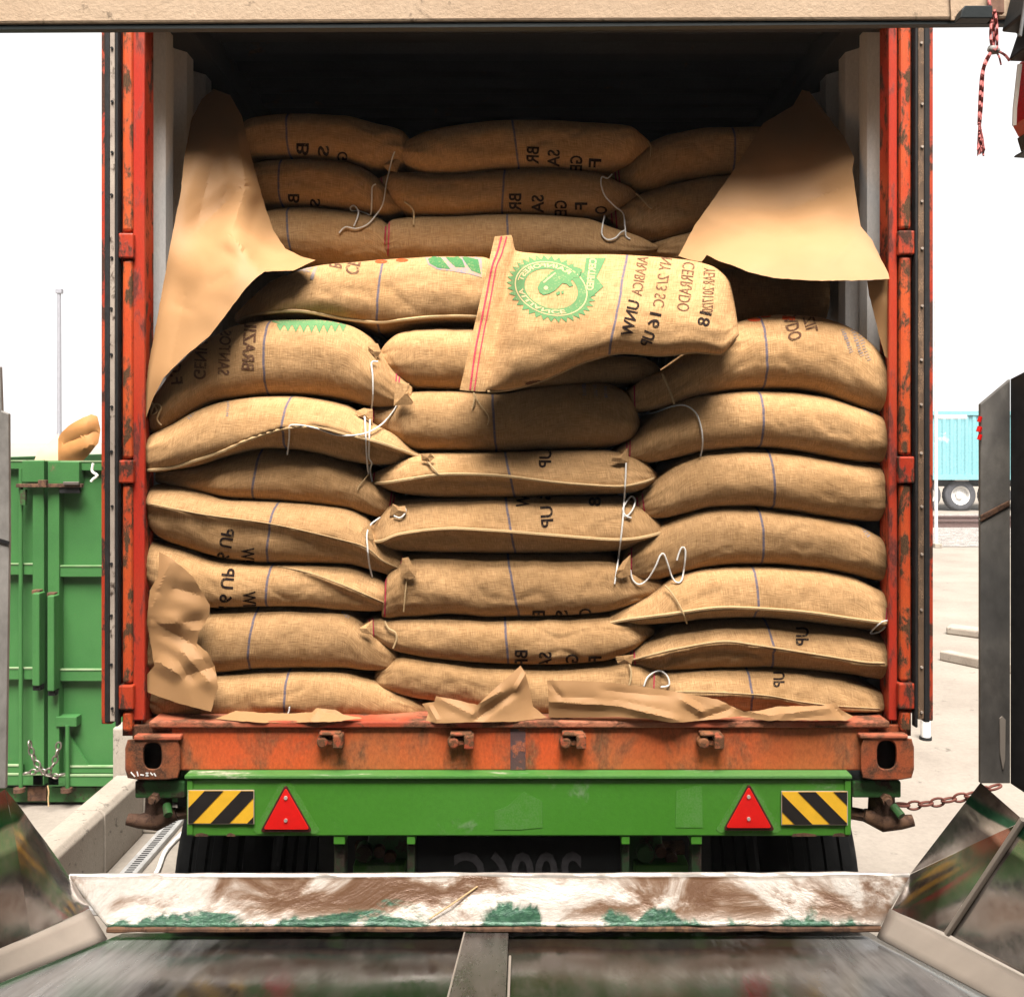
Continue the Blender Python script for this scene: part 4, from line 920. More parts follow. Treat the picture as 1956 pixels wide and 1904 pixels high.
# ------------------------------------------------------------------ ground
link("ground", [(-600,-60,0),(600,-60,0),(600,1500,0),(-600,1500,0)], [(0,1,2,3)], MT['yard'])
tag(bpy.data.objects["ground"], kind="structure")
link("track_ballast", [(2,20.6,0.01),(60,20.6,0.01),(60,29.8,0.01),(2,29.8,0.01)], [(0,1,2,3)], MT['gravel'])
tag(bpy.data.objects["track_ballast"], kind="structure")
for k, y in enumerate((25.2, 26.7)):
    r = MB().box(2, 60, y-0.07, y+0.07, 0.012, 0.05).box(2, 60, y-0.012, y+0.012, 0.05, 0.15).box(2, 60, y-0.036, y+0.036, 0.15, 0.19).build("rail", MT['rail'])
    tag(r, ("near steel rail of the railway track in front of the teal trailer", "far steel rail of the railway track, closest to the teal trailer's wheels")[k], "rail", "rails of the track")

# ------------------------------------------------------------------ red container
CX = 0.0146
ZB, ZF, ZR = 1.2, 1.375, 3.74
cont = thing("shipping_container", (CX, 3.0, ZB), "rusty red shipping container with open doors, filled with burlap sacks", "container")
def corr(x0, x1_out, ys, z0, z1):
    """trapezoid corrugation along y; returns verts and faces of one sheet"""
    vs, fs = [], []; n = 0
    prof = []; y = ys[0]
    while y < ys[1]:
        prof += [(y, x0), (y+0.07, x0), (y+0.105, x1_out), (y+0.175, x1_out), (y+0.21, x0)]; y += 0.21
    for y, x in prof: vs += [(x, y, z0), (x, y, z1)]
    m = len(prof)
    for i in range(m-1): fs.append((2*i, 2*i+2, 2*i+3, 2*i+1))
    return vs, fs
for s in (-1, 1):
    xi, xo = CX + s*1.166, CX + s*1.200
    v, f = corr(xi, xo, (3.017, 15.0), ZF-0.03, ZR+0.01)
    o = link("side_wall", v, f, MT['inner'], cont)
    v, f = corr(xi+s*0.004, xo+s*0.004, (3.017, 15.0), ZB+0.12, ZR+0.02)
    link("side_cladding", v, f, MT['red'], cont)
vs, fs = [], []
y = 3.12; prof = []
while y < 15: prof += [(y, ZR-0.03), (y+0.06, ZR-0.03), (y+0.09, ZR), (y+0.15, ZR), (y+0.18, ZR-0.03)]; y += 0.18
for y, z in prof: vs += [(CX-1.2, y, z), (CX+1.2, y, z)]
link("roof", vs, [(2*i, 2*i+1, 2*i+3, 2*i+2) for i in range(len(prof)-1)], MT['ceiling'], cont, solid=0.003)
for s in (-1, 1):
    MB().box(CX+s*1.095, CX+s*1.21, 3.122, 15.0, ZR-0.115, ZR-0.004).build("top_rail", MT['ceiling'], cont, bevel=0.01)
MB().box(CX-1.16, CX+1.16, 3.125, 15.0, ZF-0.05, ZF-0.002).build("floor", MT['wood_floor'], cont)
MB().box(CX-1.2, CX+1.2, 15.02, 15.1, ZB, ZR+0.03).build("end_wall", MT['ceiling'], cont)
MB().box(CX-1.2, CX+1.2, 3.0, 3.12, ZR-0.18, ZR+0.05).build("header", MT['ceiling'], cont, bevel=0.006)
YF = 3.0
# corner posts with hinge bars and lugs
VT = -50
def post(ua, ub, bar_a, bar_b, lug_a, lug_b, lugs):
    p = MB().pbox(ua, ub, VT, 1376, YF, 0.016).build("corner_post", MT['red_face'], cont, bevel=0.004)
    mid = (ub + bar_a)/2 if bar_a > ub else (ua + bar_b)/2
    MB().pbox(min(ua, bar_a)+1, max(ub, bar_b)-1, VT, 1405, YF+0.022, 0.08).build("hinge_recess", MT['red'], p)
    ed = [VT] + [q for l in lugs for q in l] + [1400]
    b = MB()
    for i in range(0, len(ed), 2):
        b.pbox(bar_a, bar_b, ed[i]+2, ed[i+1]-2, YF-0.012, 0.03)
    b.build("hinge_bar", MT['orange'], p, bevel=0.009)
    for l in lugs:
        MB().pbox(lug_a, lug_b, l[0]+1, l[1]-1, YF-0.02, 0.05).build("hinge_lug", MT['red'], p, bevel=0.005)
    inn = 277.5 if ua < 900 else 1692.5
    return p
post(253, 276, 233, 252, 225, 254, [(444,494),(878,924),(1308,1357)])
post(1698, 1714, 1720, 1741, 1717, 1748, [(439,487),(871,924),(1304,1356)])
# doors folded right round against the sides
def door(u0, u1, side, vb):
    a, b = P(u0, vb, YF-0.01), P(u1, VT, YF-0.01)
    pan = MB().box(a.x, b.x, YF-0.01, YF+1.15, a.z, b.z)
    d = pan.build("door", MT['red'], cont, bevel=0.004)
    return d
dl = door(193, 214, -1, 1383)
MB().pbox(199, 209, VT, 1381, YF-0.024, 0.02).build("gasket", MT['gasket'], dl, bevel=0.004)
MB().pbox(208.5, 219, VT, 1378, YF-0.019, 0.022).build("edge_strip", MT['edge_l'], dl, bevel=0.002)
MB().pbox(219.5, 225, VT, 1388, YF-0.026, 0.03).build("gasket", MT['gasket'], dl, bevel=0.004)
dr = door(1762, 1783, 1, 1377)
MB().pbox(1766, 1777, VT, 1380, YF-0.024, 0.02).build("gasket", MT['gasket'], dr, bevel=0.004)
MB().pbox(1754, 1766, VT, 1374, YF-0.019, 0.022).build("edge_strip", MT['edge_r'], dr, bevel=0.002)
MB().pbox(1748.5, 1754, VT, 1390, YF-0.026, 0.03).build("gasket", MT['gasket'], dr, bevel=0.004)
rr = random.Random(5)
for d, u, m in ((dl, 214, 'gasket'), (dr, 1760, 'edge_l')):
    for k in range(14):
        v = 90 + k*98 + rr.uniform(-12, 12); c = P(u + rr.uniform(-1, 1), v, YF-0.019)
        MB().tube([c, c + Vector((0, -0.005, 0))], 0.0042, 8).build("rivet", MT[m], d, True)
# sill with scraped top edge, cam keepers, purple stripe
sill = MB().pbox(327, 1661, 1389, 1472, YF-0.008, 0.13).build("door_sill", MT['sill'], cont, bevel=0.006)
MB().pbox(284, 1700, 1377.5, 1390.5, YF-0.022, 0.15).build("sill_lip", MT['sill_top'], sill, bevel=0.005)
MB().pbox(975, 1004, 1392, 1470, YF-0.0105, 0.004).build("painted_stripe", MT['purple'], sill)
for u, v in ((630,1416),(881,1417),(1096,1417),(1360,1417)):
    b = MB().pbox(u-24, u+24, v-9, v+9, YF-0.022, 0.02)
    b.pbox(u+5, u+24, v-12, v+15, YF-0.052, 0.045).pbox(u-22, u+20, v-17, v-10, YF-0.046, 0.04)
    c = P(u-15, v+3, YF-0.044); b.tube([c, c+Vector((0,0.03,0))], [0.017, 0.022], 9)
    b.pbox(u-8, u+6, v-4, v+8, YF-0.034, 0.03)
    b.build("cam_keeper", MT['keeper'], sill, bevel=0.005)
def casting(u0, u1, v0, v1, hu, hv, ha, hb):
    """block with an oblong hole in its face"""
    N = 40; outer, inner = [], []
    cu_, cv_ = (u0+u1)/2, (v0+v1)/2
    for k in range(N):
        a = 2*math.pi*k/N; c, s = math.cos(a), math.sin(a)
        kk = 1/max(abs(c), abs(s)); q = 0.86 + 0.14*min(1, 1.5*abs(abs(c)-abs(s)))
        outer.append((cu_ + (u1-u0)/2*c*kk*(1 if q > .95 else q+0.05), cv_ + (v1-v0)/2*s*kk*(1 if q > .95 else q+0.05)))
        inner.append((hu + ha*math.copysign(abs(c)**0.8, c), hv + hb*math.copysign(abs(s)**0.6, s)))
    y0 = YF - 0.028
    rings = [[P(u, v, y0+0.175) for u, v in outer], [P(u, v, y0+0.006) for u, v in outer], [P(cu_+(u-cu_)*0.96, cv_+(v-cv_)*0.96, y0) for u, v in outer],
             [P(hu+(u-hu)*1.12, hv+(v-hv)*1.1, y0) for u, v in inner], [P(u, v, y0+0.006) for u, v in inner], [P(u, v, y0+0.05) for u, v in inner], [P(hu+(u-hu)*1.7, hv+(v-hv)*1.3, y0+0.06) for u, v in inner], [P(hu+(u-hu)*1.7, hv+(v-hv)*1.3, y0+0.165) for u, v in inner]]
    b = MB(); b.v = [p for r in rings for p in r]
    for i in range(len(rings)-1):
        for k in range(N): b.f.append((i*N+k, i*N+(k+1) % N, (i+1)*N+(k+1) % N, (i+1)*N+k))
    b.f.append(tuple(range((len(rings)-1)*N, len(rings)*N)))
    o = b.build("corner_casting", MT['casting'], cont, True)
    MB().prism([P(hu+(u-hu)*1.3, hv+(v-hv)*1.2, y0+0.058) for u, v in inner], (0, 0.002, 0)).build("hole_shade", MT['blackplate'], o)  # black plate across the hole stands in for the shade inside
    return o
MB().pbox(252, 352, 1384, 1412, YF+0.004, 0.1).build("post_foot", MT['casting'], cont, bevel=0.004)
MB().pbox(1636, 1734, 1384, 1410, YF+0.004, 0.1).build("post_foot", MT['casting'], cont, bevel=0.004)
cl = casting(239, 345, 1409, 1489, 292, 1443, 17, 25)
cr_ = casting(1643, 1746, 1407, 1489, 1693, 1441, 18, 27)
MB().pbox(255, 345, 1405, 1414, YF-0.034, 0.03).build("weld_bead", MT['sill_top'], cl, bevel=0.004)
MB().pbox(1643, 1735, 1403, 1411, YF-0.034, 0.03).build("weld_bead", MT['sill_top'], cr_, bevel=0.004)
b = MB()
for p, q in (((250,1474),(258,1483)),((262,1473),(264,1482)),((268,1479),(275,1480)),((279,1475),(283,1482)),((283,1475),(279,1482)),((287,1475),(292,1480)),((294,1476),(298,1482))):
    b.prism([P(u, v, YF-0.0285) for u, v in bar(p, q, 2.2)], (0, -0.0012, 0))
b.build("chalk_mark", MT['white'], cl)

# ------------------------------------------------------------------ trailer under the container
tr = thing("flatbed_trailer", (0, 3.0, 0), "green flatbed trailer carrying the red container, with hazard stickers and red triangles", "trailer")
YT = 2.955
beam = MB().pbox(356, 1625, 1487, 1597, YT, 0.09).build("rear_crossbeam", MT['green'], tr, bevel=0.005)
MB().pbox(352, 1628, 1481, 1487.5, YT-0.012, 0.11).build("top_flange", MT['green_edge'], beam, bevel=0.002)
for u0, u1 in ((637,659),(777,793),(1187,1203),(1320,1341)):
    wp_ = MB().pbox(u0, u1, 1596.5, 1613, YT+0.004, 0.08).build("web_plate", MT['green'], beam, bevel=0.003)
    MB().pbox(u0+1, u1-1, 1613.5, 1700, YT+0.03, 0.06).build("web_foot", MT['dark_foot'], wp_, bevel=0.003)  # lower web darker: the shadow below the beam is in its colour
MB().pbox(357, 368, 1490, 1595, YT-0.006, 0.02).build("end_cap", MT['green'], beam, bevel=0.003)
MB().pbox(1614, 1626, 1490, 1595, YT-0.006, 0.02).build("end_cap", MT['green'], beam, bevel=0.003)
MB().pbox(257, 352, 1492, 1525, YT+0.05, 0.18).build("outrigger", MT['green_dark'], tr, bevel=0.006)
MB().pbox(1629, 1722, 1492, 1524, YT+0.05, 0.18).build("outrigger", MT['green_dark'], tr, bevel=0.006)
def sticker(u0, u1, v0, v1, slope, first):
    s = MB().pbox(u0, u1, v0, v1, YT-0.0085, 0.002).build("hazard_sticker", MT['yellow'], beam)
    # black slanting bands clipped to the rectangle
    b = MB(); h = v1-v0; sh = slope*h*1.0
    for a, wd in first:
        poly = [(a, v1), (a+wd, v1), (a+wd+sh, v0), (a+sh, v0)]
        out = poly
        for axis, lim, sgn in ((0, u0, 1), (0, u1, -1)):
            res = []
            for i in range(len(out)):
                p, q = out[i], out[(i+1) % len(out)]
                ip, iq = (p[axis]-lim)*sgn >= 0, (q[axis]-lim)*sgn >= 0
                if ip: res.append(p)
                if ip != iq:
                    t = (lim-p[axis])/(q[axis]-p[axis]); res.append((p[0]+(q[0]-p[0])*t, p[1]+(q[1]-p[1])*t))
            out = res
            if not out: break
        if len(out) > 2: b.prism([P(u, v, YT-0.0088) for u, v in out], (0, -0.0012, 0))
    b.build("black_bands", MT['stripe_black'], s)
    b = MB().pbox(u0-1.5, u1+1.5, v0-1.5, v1+1.5, YT-0.0068, 0.003).build("sticker_edge", MT['bolt'], s)
sticker(360, 484, 1510, 1572, 0.95, [(u, 36) for u in (266, 332, 402, 472)])
sticker(1494, 1618, 1512, 1574, -1.0, [(u, 34) for u in (1453, 1518, 1586, 1654)])
def triangle(ax, av, l, r, vb):
    cxm, cvm = (ax+l+r)/3, (av+vb+vb)/3
    def ro(pts, k): return [(cxm+(u-cxm)*k, cvm+(v-cvm)*k) for u, v in pts]
    def rounded(pts, rad):
        out = []
        for i in range(3):
            p = Vector(pts[i]); a = (Vector(pts[i-1])-p).normalized(); c = (Vector(pts[(i+1) % 3])-p).normalized()
            for t in range(5):
                k = t/4; q = p + a*rad*(1-k)**2 + c*rad*k*k; out.append(tuple(q))
        return out
    tri = [(ax, av), (r, vb), (l, vb)]
    rim = MB().prism([P(u, v, YT-0.004) for u, v in rounded(ro(tri, 1.03), 8)], (0, -0.010, 0)).build("triangle_reflector", MT['reflector_rim'], beam, bevel=0.002)
    MB().prism([P(u, v, YT-0.0142) for u, v in rounded(ro(tri, 0.91), 6)], (0, -0.004, 0)).build("red_face", MT['reflector'], rim, bevel=0.0015)
    for v in (av + 25, vb - 20):
        c = P(ax, v, YT-0.018); MB().tube([c, c+Vector((0,-0.004,0))], 0.0055, 10).build("bolt", MT['bolt'], rim, True)
for pts in ([(945,1548),(968,1540),(1000,1512),(1036,1530),(1036,1580),(992,1584),(944,1584)], [(1292,1510),(1341,1498),(1342,1580),(1290,1580)]):
    MB().prism([P(u, v, YT-0.0008) for u, v in pts], (0, -0.0006, 0)).build("faded_patch", MT['faded'], beam)
for a_, l_, r_, t_, b_ in ((546,484,611,1484,1592),(1430,1368,1493,1488,1590)):
    MB().prism([P(u, v, YT-0.0006) for u, v in [(a_-8,t_+6),(a_+8,t_+6),(r_,b_-6),(r_-8,b_),(l_+8,b_),(l_,b_-6)]], (0, -0.0006, 0)).build("overspray_halo", MT['halo'], beam)
for u0, u1 in ((372,398),(432,450),(1512,1560),(1590,1622)):
    MB().prism([P(u, v, YT-0.0008) for u, v in [(u0,1597),(u0+3,1592),((u0+u1)/2,1590),(u1-2,1593),(u1,1597)]], (0, -0.0008, 0)).build("rust_spot", MT['rust'], beam)
triangle(546, 1498, 499, 596, 1586)
triangle(1430, 1496, 1382, 1478, 1583)
pl = MB().pbox(795, 1185, 1597.5, 1705, YT+0.05, 0.012).build("number_plate", MT['blackplate'], tr, bevel=0.003)
v, f = text_uv("2006C", (1111, 1716), (867, 1716), 91, True)
link("plate_numerals", [P(u, vv, YT+0.0485) for u, vv in v], f, MT['plate_text'], pl, solid=0.001)
for u0, u1 in ((674, 772), (1213, 1316)):
    b = MB().pbox(u0, u1, 1652, 1675, YT+0.10, 0.10).build("lamp_bracket", MT['green'], tr, bevel=0.004)
    m = MB()
    for k, (du, dv, rad) in enumerate(((22, -16, 0.024), (50, -24, 0.018), (70, -12, 0.02))):
        c = P(u0+du, 1652+dv, YT+0.12); m.tube([c, c+Vector((0,0.08,0))], rad, 10)
    m.pbox(u0+4, u1-8, 1612, 1632, YT+0.16, 0.03)
    m.build("rusty_fitting", MT['rust'], b, True)
    c = P(u0+20, 1632, YT+0.11); MB().tube([c, c+Vector((0,0.05,0))], 0.027, 12).build("green_knob", MT['green_dark'], b, True)
MB().box(-0.46, -0.30, 3.10, 12.5, 0.72, 1.16).build("chassis_rail", MT['green_dark'], tr, bevel=0.006)
MB().box(0.32, 0.48, 3.10, 12.5, 0.72, 1.16).build("chassis_rail", MT['green_dark'], tr, bevel=0.006)
cm = MB()
for y in (3.25, 3.9, 4.9, 5.9, 6.9, 7.9, 8.9, 9.9, 10.9, 11.9): cm.box(-1.12, 1.14, y, y+0.1, 1.0, 1.17)
cm.build("crossmembers", MT['black'], tr)
MB().box(-0.66, 0.68, 3.32, 3.36, 0.30, 1.0).build("underside_shade_sheet", MT['black'], tr)  # black sheet added to stand for the shade under the trailer
ax_ = MB().tube([(-1.2, 4.0, 0.5), (1.22, 4.0, 0.5)], 0.07, 12).build("axle", MT['rust'], tr, True)
def wheel(cx, cy, wd, Rr=0.5, parent=None, tyre='tyre', rimm='rust', ground=0.0, name="wheel", scale_detail=1):
    prof = [(-0.5,0.60),(-0.52,0.72),(-0.50,0.86),(-0.45,0.955)]
    for k in range(5):
        a = -0.40 + k*0.17; prof += [(a, 0.985),(a+0.10, 0.99)]
        if k < 4: prof += [(a+0.115, 0.955),(a+0.155, 0.955)]
    prof += [(0.45,0.955),(0.50,0.86),(0.52,0.72),(0.50,0.60)]
    n = 72; m = len(prof); vs = []
    for i in range(n):
        a = 2*math.pi*i/n
        for t, r in prof:
            rr_ = r*Rr
            if abs(t) > 0.38 and r > 0.9 and i % 3 == 0: rr_ -= 0.022*Rr
            vs.append((cx + t*wd, cy + rr_*math.cos(a), ground + Rr + rr_*math.sin(a)))
    fs = [(i*m+k, i*m+k+1, ((i+1) % n)*m+k+1, ((i+1) % n)*m+k) for i in range(n) for k in range(m-1)]
    b = MB(); b.add(vs, fs)
    t = b.build(name, MT[tyre], parent, True)
    h = MB()
    rp = [(-0.46,0.61),(-0.44,0.56),(-0.1,0.52),(-0.05,0.25),(-0.3,0.22),(-0.32,0.10),(-0.32,0.0)]
    vs = []; q = 28
    for sgn in (1, -1):
        n0 = len(h.v); ring = []
        for i in range(q):
            a = 2*math.pi*i/q
            for t_, r in rp: ring.append((cx + sgn*t_*wd, cy + r*Rr*math.cos(a), ground+Rr + r*Rr*math.sin(a)))
        mm = len(rp)
        h.add(ring, [(i*mm+k, i*mm+k+1, ((i+1) % q)*mm+k+1, ((i+1) % q)*mm+k) for i in range(q) for k in range(mm-1)])
    h.build("rim", MT[rimm], t, True)
    return t
for x, wd in ((-1.085, 0.34), (-0.775, 0.25), (0.80, 0.25), (1.12, 0.34)): wheel(x, 4.02, wd, 0.5, tr)
# twist locks below the corner castings
def twistlock(u, v, sgn):
    c = P(u, v, 3.06)
    t = MB().tube([c + Vector((0,0,0.09)), c + Vector((0,0,-0.045))], [0.035,0.042], 12).build("twist_lock", MT['rust'], tr, True)
    k = c + Vector((0, -0.02, -0.06))
    MB().tube([k + Vector((sgn*-0.06, 0.01, 0.012)), k + Vector((0, 0, -0.005)), k + Vector((sgn*0.05, -0.01, -0.004)), k + Vector((sgn*0.085, -0.015, 0.004))], [0.02, 0.033, 0.022, 0.018], 10).build("lock_handle", MT['rust'], t, True, bevel=0)
    n = c + Vector((sgn*-0.01, -0.05, 0.02))
    MB().tube([n, n + Vector((0, -0.025, 0))], 0.017, 6).tube([n + Vector((0,-0.02,0)), n + Vector((0,-0.04,0))], 0.010, 8).build("nut", MT['rust'], t, True)
    n2 = n + Vector((0.03, 0.01, -0.03)); MB().tube([n2, n2 + Vector((0.015, -0.03, -0.02))], 0.013, 8).build("green_bolt", MT['green_dark'], t, True)
    MB().tube([c + Vector((sgn*-0.05, 0, -0.055)), c + Vector((sgn*-0.17, 0.02, -0.04))], 0.02, 8).build("lock_shaft", MT['rust'], t, True)
twistlock(303, 1522, -1)
twistlock(1684, 1524, 1)

# ------------------------------------------------------------------ steel receiving hopper in front
hp = thing("receiving_hopper", (0, 2.2, 0), "worn steel receiving hopper with flared sides in front of the trailer", "hopper")
def fl(u, v): return P(u, v, 0.774/((v-CV)/FOC - 0.2))          # floor of the hopper slopes down towards the truck
def grid(c00, c10, c01, c11, nu, nv, disp=0.0, seed=0, fq=4.0, nrm=None):
    b = MB(); vs = []
    c00, c10, c01, c11 = map(Vector, (c00, c10, c01, c11))
    nrm = nrm or (c10-c00).cross(c01-c00).normalized()
    for j in range(nv+1):
        for i in range(nu+1):
            s, t = i/nu, j/nv
            p = (c00*(1-s)+c10*s)*(1-t) + (c01*(1-s)+c11*s)*t
            vs.append(p + nrm*disp*(noise.noise(p*fq + Vector((seed,0,0))) + 0.4*noise.noise(p*fq*2.7 + Vector((seed,4,0)))))
    W = nu+1
    b.add(vs, [(j*W+i, j*W+i+1, (j+1)*W+i+1, (j+1)*W+i) for j in range(nv) for i in range(nu)])
    return b
fz = lambda y: 0.975 + 0.2*(2.48-y)
flo = MB()
ll, lr = [], []
for y in (2.56, 2.48, 2.0, 1.0):
    ll.append(Vector((-1.034 - (2.48-y)*0.346 , y, fz(y)))); lr.append(Vector((0.936 + (2.48-y)*0.208, y, fz(y))))
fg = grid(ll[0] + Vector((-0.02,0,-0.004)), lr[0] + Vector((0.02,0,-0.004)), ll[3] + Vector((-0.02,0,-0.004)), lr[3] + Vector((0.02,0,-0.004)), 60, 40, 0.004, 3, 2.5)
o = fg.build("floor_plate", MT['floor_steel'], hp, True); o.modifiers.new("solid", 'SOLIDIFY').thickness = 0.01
sp = [fl(890,1778), fl(972,1776), fl(966,1904), fl(858,1904)]
far = sp[:2]; k = 2.6
near = [sp[1] + (sp[2]-sp[1])*k, sp[0] + (sp[3]-sp[0])*k]
MB().prism([p + Vector((0,0,0.002)) for p in (far[0], far[1], near[0], near[1])], (0,0,0.008)).build("centre_strip", MT['strip_steel'], hp, bevel=0.0015)
e = MB(); a0, a1 = far[0] + Vector((0,0,0.011)), near[1] + Vector((0,0,0.011)); e.tube([a0, a1], 0.0022, 6)
a0, a1 = far[1] + Vector((0.006,0,0.004)) + (near[0]-far[1])*0.18, near[0] + Vector((0.006,0,0.004)); e.tube([a0, a1], 0.0032, 6)
e.build("strip_edge", MT['rim'], hp, True)
# the end lip: leaning plate with rolled top edge
T0, T1, B0, B1 = P(133, 1678, 2.64), P(1737, 1676, 2.64), P(206, 1772, 2.50), P(1681, 1771, 2.50)
lip = grid(T0, T1, B0, B1, 150, 12, 0.007, 9, 5.0).build("end_lip", MT['lip'], hp, True)
lip.modifiers.new("solid", 'SOLIDIFY').thickness = 0.008
edge = []
for i in range(80):
    p = T0.lerp(T1, i/79); edge.append(p + Vector((0, 0.002, 0.006 + 0.005*noise.noise(Vector((p.x*3, 1, 2))) + 0.002*noise.noise(Vector((p.x*14, 5, 2))))))
MB().tube(edge, 0.0085, 8).build("rolled_edge", plain("polished_edge", (0.72, 0.66, 0.6), 0.28, 0.6, 0.15, 30), lip, True)
bt = []
for i in range(100):
    p = B0.lerp(B1, i/99); bt.append(p + Vector((0, -0.004, -0.002 + 0.003*noise.noise(Vector((p.x*9, 3, 1))))))
MB().tube(bt, [0.007 + 0.003*noise.noise(Vector((i*0.4, 0, 0))) for i in range(100)], 7).build("rusted_foot", MT['rust'], lip, True)
w_ = [P(820,1752,2.512), P(860,1726,2.54), P(912,1690,2.60)]
MB().tube([p + Vector((0,-0.008,0)) for p in w_], 0.0022, 6).build("straw", MT['tan_string'], lip, True)
def rimline(side, y):
    if side < 0: return Vector((-1.097 - (2.52-y)*0.20, y, 1.036 + (2.52-y)*0.2))
    return Vector((0.985 + (2.52-y)*0.28, y, 1.033 + (2.52-y)*0.135))
for s in (-1, 1):
    f0, f1 = (ll[1], ll[3]) if s < 0 else (lr[1], lr[3])
    g = grid(f0 + Vector((0,0,0.004)), f1 + Vector((0,0,0.004)), rimline(s, 2.52), rimline(s, 1.0), 40, 4, 0.001, s, 3)
    o = g.build("edge_rim", MT['rim'], hp, True); o.modifiers.new("solid", 'SOLIDIFY').thickness = 0.006
    A = P(133, 1672, 2.62) if s < 0 else P(1739, 1668, 2.62)
    Bp = P(12, 1506, 2.3) if s < 0 else P(1873, 1494, 2.3)
    out = Bp + Vector((s*0.07, -1.3, 0.0))
    wg = MB()
    if s < 0:
        g1 = grid(rimline(s, 2.52), A, rimline(s, 2.3), Bp, 20, 14, 0.005, 2, 4); wg.add(g1.v, g1.f)
        g1 = grid(rimline(s, 2.3), Bp, rimline(s, 1.0), out, 20, 40, 0.005, 2, 4); wg.add(g1.v, g1.f)
    else:
        of = P(1956, 1567, 2.17); rf = P(1811, 1783, 2.34)
        g1 = grid(rimline(s, 2.52), A, rf, of, 20, 20, 0.003, 2, 4); wg.add(g1.v, g1.f)
        wg.add([A, Bp, of], [(0,1,2)])
        o2 = out + Vector((0.10, 0, -0.06))
        g1 = grid(rf + Vector((0.0,-0.002,0)), of + Vector((0,-0.002,0)), rimline(s, 1.0), o2, 20, 40, 0.004, 6, 4); wg.add(g1.v, g1.f)
        MB().tube([rf + Vector((-0.004,-0.004,0.002)), of + Vector((-0.004,-0.004,0.004))], 0.0075, 8).build("fold_edge", MT['rim'], hp, True)
    o = wg.build("side_wing", MT['wing'], hp, True)
# upright side plates
def upright(pts, y, d, m): return MB().prism([P(u, v, y) for u, v in pts], (0, d, 0)).build("side_plate", MT[m], hp, bevel=0.002)
sr = upright([(1873,772),(1930,724),(1930,968),(1873,998)], 2.304, 0.012, 'sideplate')
MB().prism([P(u, v, 2.296) for u, v in [(1873,992),(1930,962),(1930,1496),(1873,1496)]], (0, 0.012, 0)).build("lower_sheet", MT['sideplate'], sr, bevel=0.002)
MB().prism([P(u, v, 2.292) for u, v in [(1874,984),(1930,955),(1930,966),(1874,997)]], (0, 0.006, 0)).build("weld_seam", MT['rust'], sr, bevel=0.002)
MB().prism([P(1930,724,2.3), P(1930,1496,2.3), P(1930,1496,2.3)+Vector((0.02,-1.2,0)), P(1930,724,2.3)+Vector((0.02,-1.2,0.25))], (0.008,0,0)).build("return_plate", MT['gasket'], sr, bevel=0.001)
MB().prism([P(u, v, 2.29) for u, v in [(1910,1372),(1915,1368),(1921,1374),(1920,1450),(1916,1470),(1911,1440)]], (0, 0.004, 0)).build("paint_scrape", MT['rim'], sr)
b = MB()
for u, v, r in ((1873,796,0.005),(1872,815,0.006),(1873,830,0.005)):
    c = P(u, v, 2.3); b.tube([c, c+Vector((-0.004,0,-0.012))], r, 8)
b.build("red_bolts", MT['reflector'], sr, True)
upl = upright([(-40,700),(0,700),(3,785),(16,790),(17,1030),(10,1506),(-40,1506)], 2.304, 0.012, 'sideplate_l')
MB().prism([P(u, v, 2.30) for u, v in [(-30,1020),(17,1034),(17,1040),(-30,1028)]], (0, 0.003, 0)).build("weld_seam", MT['gasket'], upl)
for s, x in ((-1, -0.92), (1, 0.82)):
    MB().box(x-0.05, x+0.05, 2.3, 2.4, 0, 0.9).build("hopper_leg", MT['green_dark'], hp, bevel=0.004)

# ------------------------------------------------------------------ overhead beam, red machine corner and rope
ob = MB().prism([P(-260,-110,2.2), P(2260,-110,2.2), P(2260,33,2.2), P(1824,37,2.2), P(978,40,2.2), P(-260,47,2.2)], (0, 0.05, 0)).build("overhead_beam", MT['beam'], None, bevel=0.006)
tag(ob, "dusty tan overhead beam with dark lower edge crossing above the container", "beam")
MB().prism([P(-260,44,2.206), P(978,37,2.206), P(2260,28,2.206), P(2260,44,2.206), P(1880,46,2.206), P(978,52,2.206), P(-260,58,2.206)], (0, 0.02, 0)).build("lower_edge", MT['beam_edge'], ob)
MB().prism([P(1826,30,2.194), P(1832,22,2.194), P(1884,22,2.194), P(1884,46,2.194), P(1822,46,2.194)], (0, -0.03, 0)).build("edge_clamp", MT['beam_edge'], ob, bevel=0.002)
MB().prism([P(1885,-60,2.194), P(1912,-60,2.194), P(1914,30,2.194), P(1886,28,2.194)], (0, -0.012, 0)).build("joint_plate", plain("stained_joint", (0.22,0.12,0.08), 0.8, 0, 0.35, 30), ob, bevel=0.002)
MB().prism([P(1808,-110,2.197), P(1816,-110,2.197), P(1822,40,2.197), P(1816,40,2.197)], (0, -0.004, 0)).build("joint_cover", MT['beam'], ob)
mc = thing("machine_head", (1.2, 2.2, 2.9), "black and red machine head at the top right corner with a tied rope", "machine")
MB().prism([P(u, v, 2.185) for u, v in [(1916,46),(1938,-40),(2080,-40),(2080,124),(1924,119),(1942,66),(1911,63)]], (0, -0.14, 0)).build("bracket", MT['beam_edge'], mc, bevel=0.006)
MB().prism([P(u, v, 2.056) for u, v in [(1945,70),(1962,-40),(1966,-40),(1949,72)]], (0, -0.006, 0)).build("bracket_edge", plain("grey_edge",(0.16,0.16,0.16)), mc)
rb = MB().prism([P(u, v, 2.24) for u, v in [(1942,121),(2080,121),(2080,290),(1957,284),(1941,262),(1931,243),(1932,208)]], (0, -0.12, 0)).build("red_housing", MT['red_box'], mc, bevel=0.01)
MB().prism([P(u, v, 2.116) for u, v in [(1943,124),(1951,124),(1941,208),(1940,240),(1933,241),(1934,208)]], (0, -0.004, 0)).build("pale_trim", MT['rim'], rb)
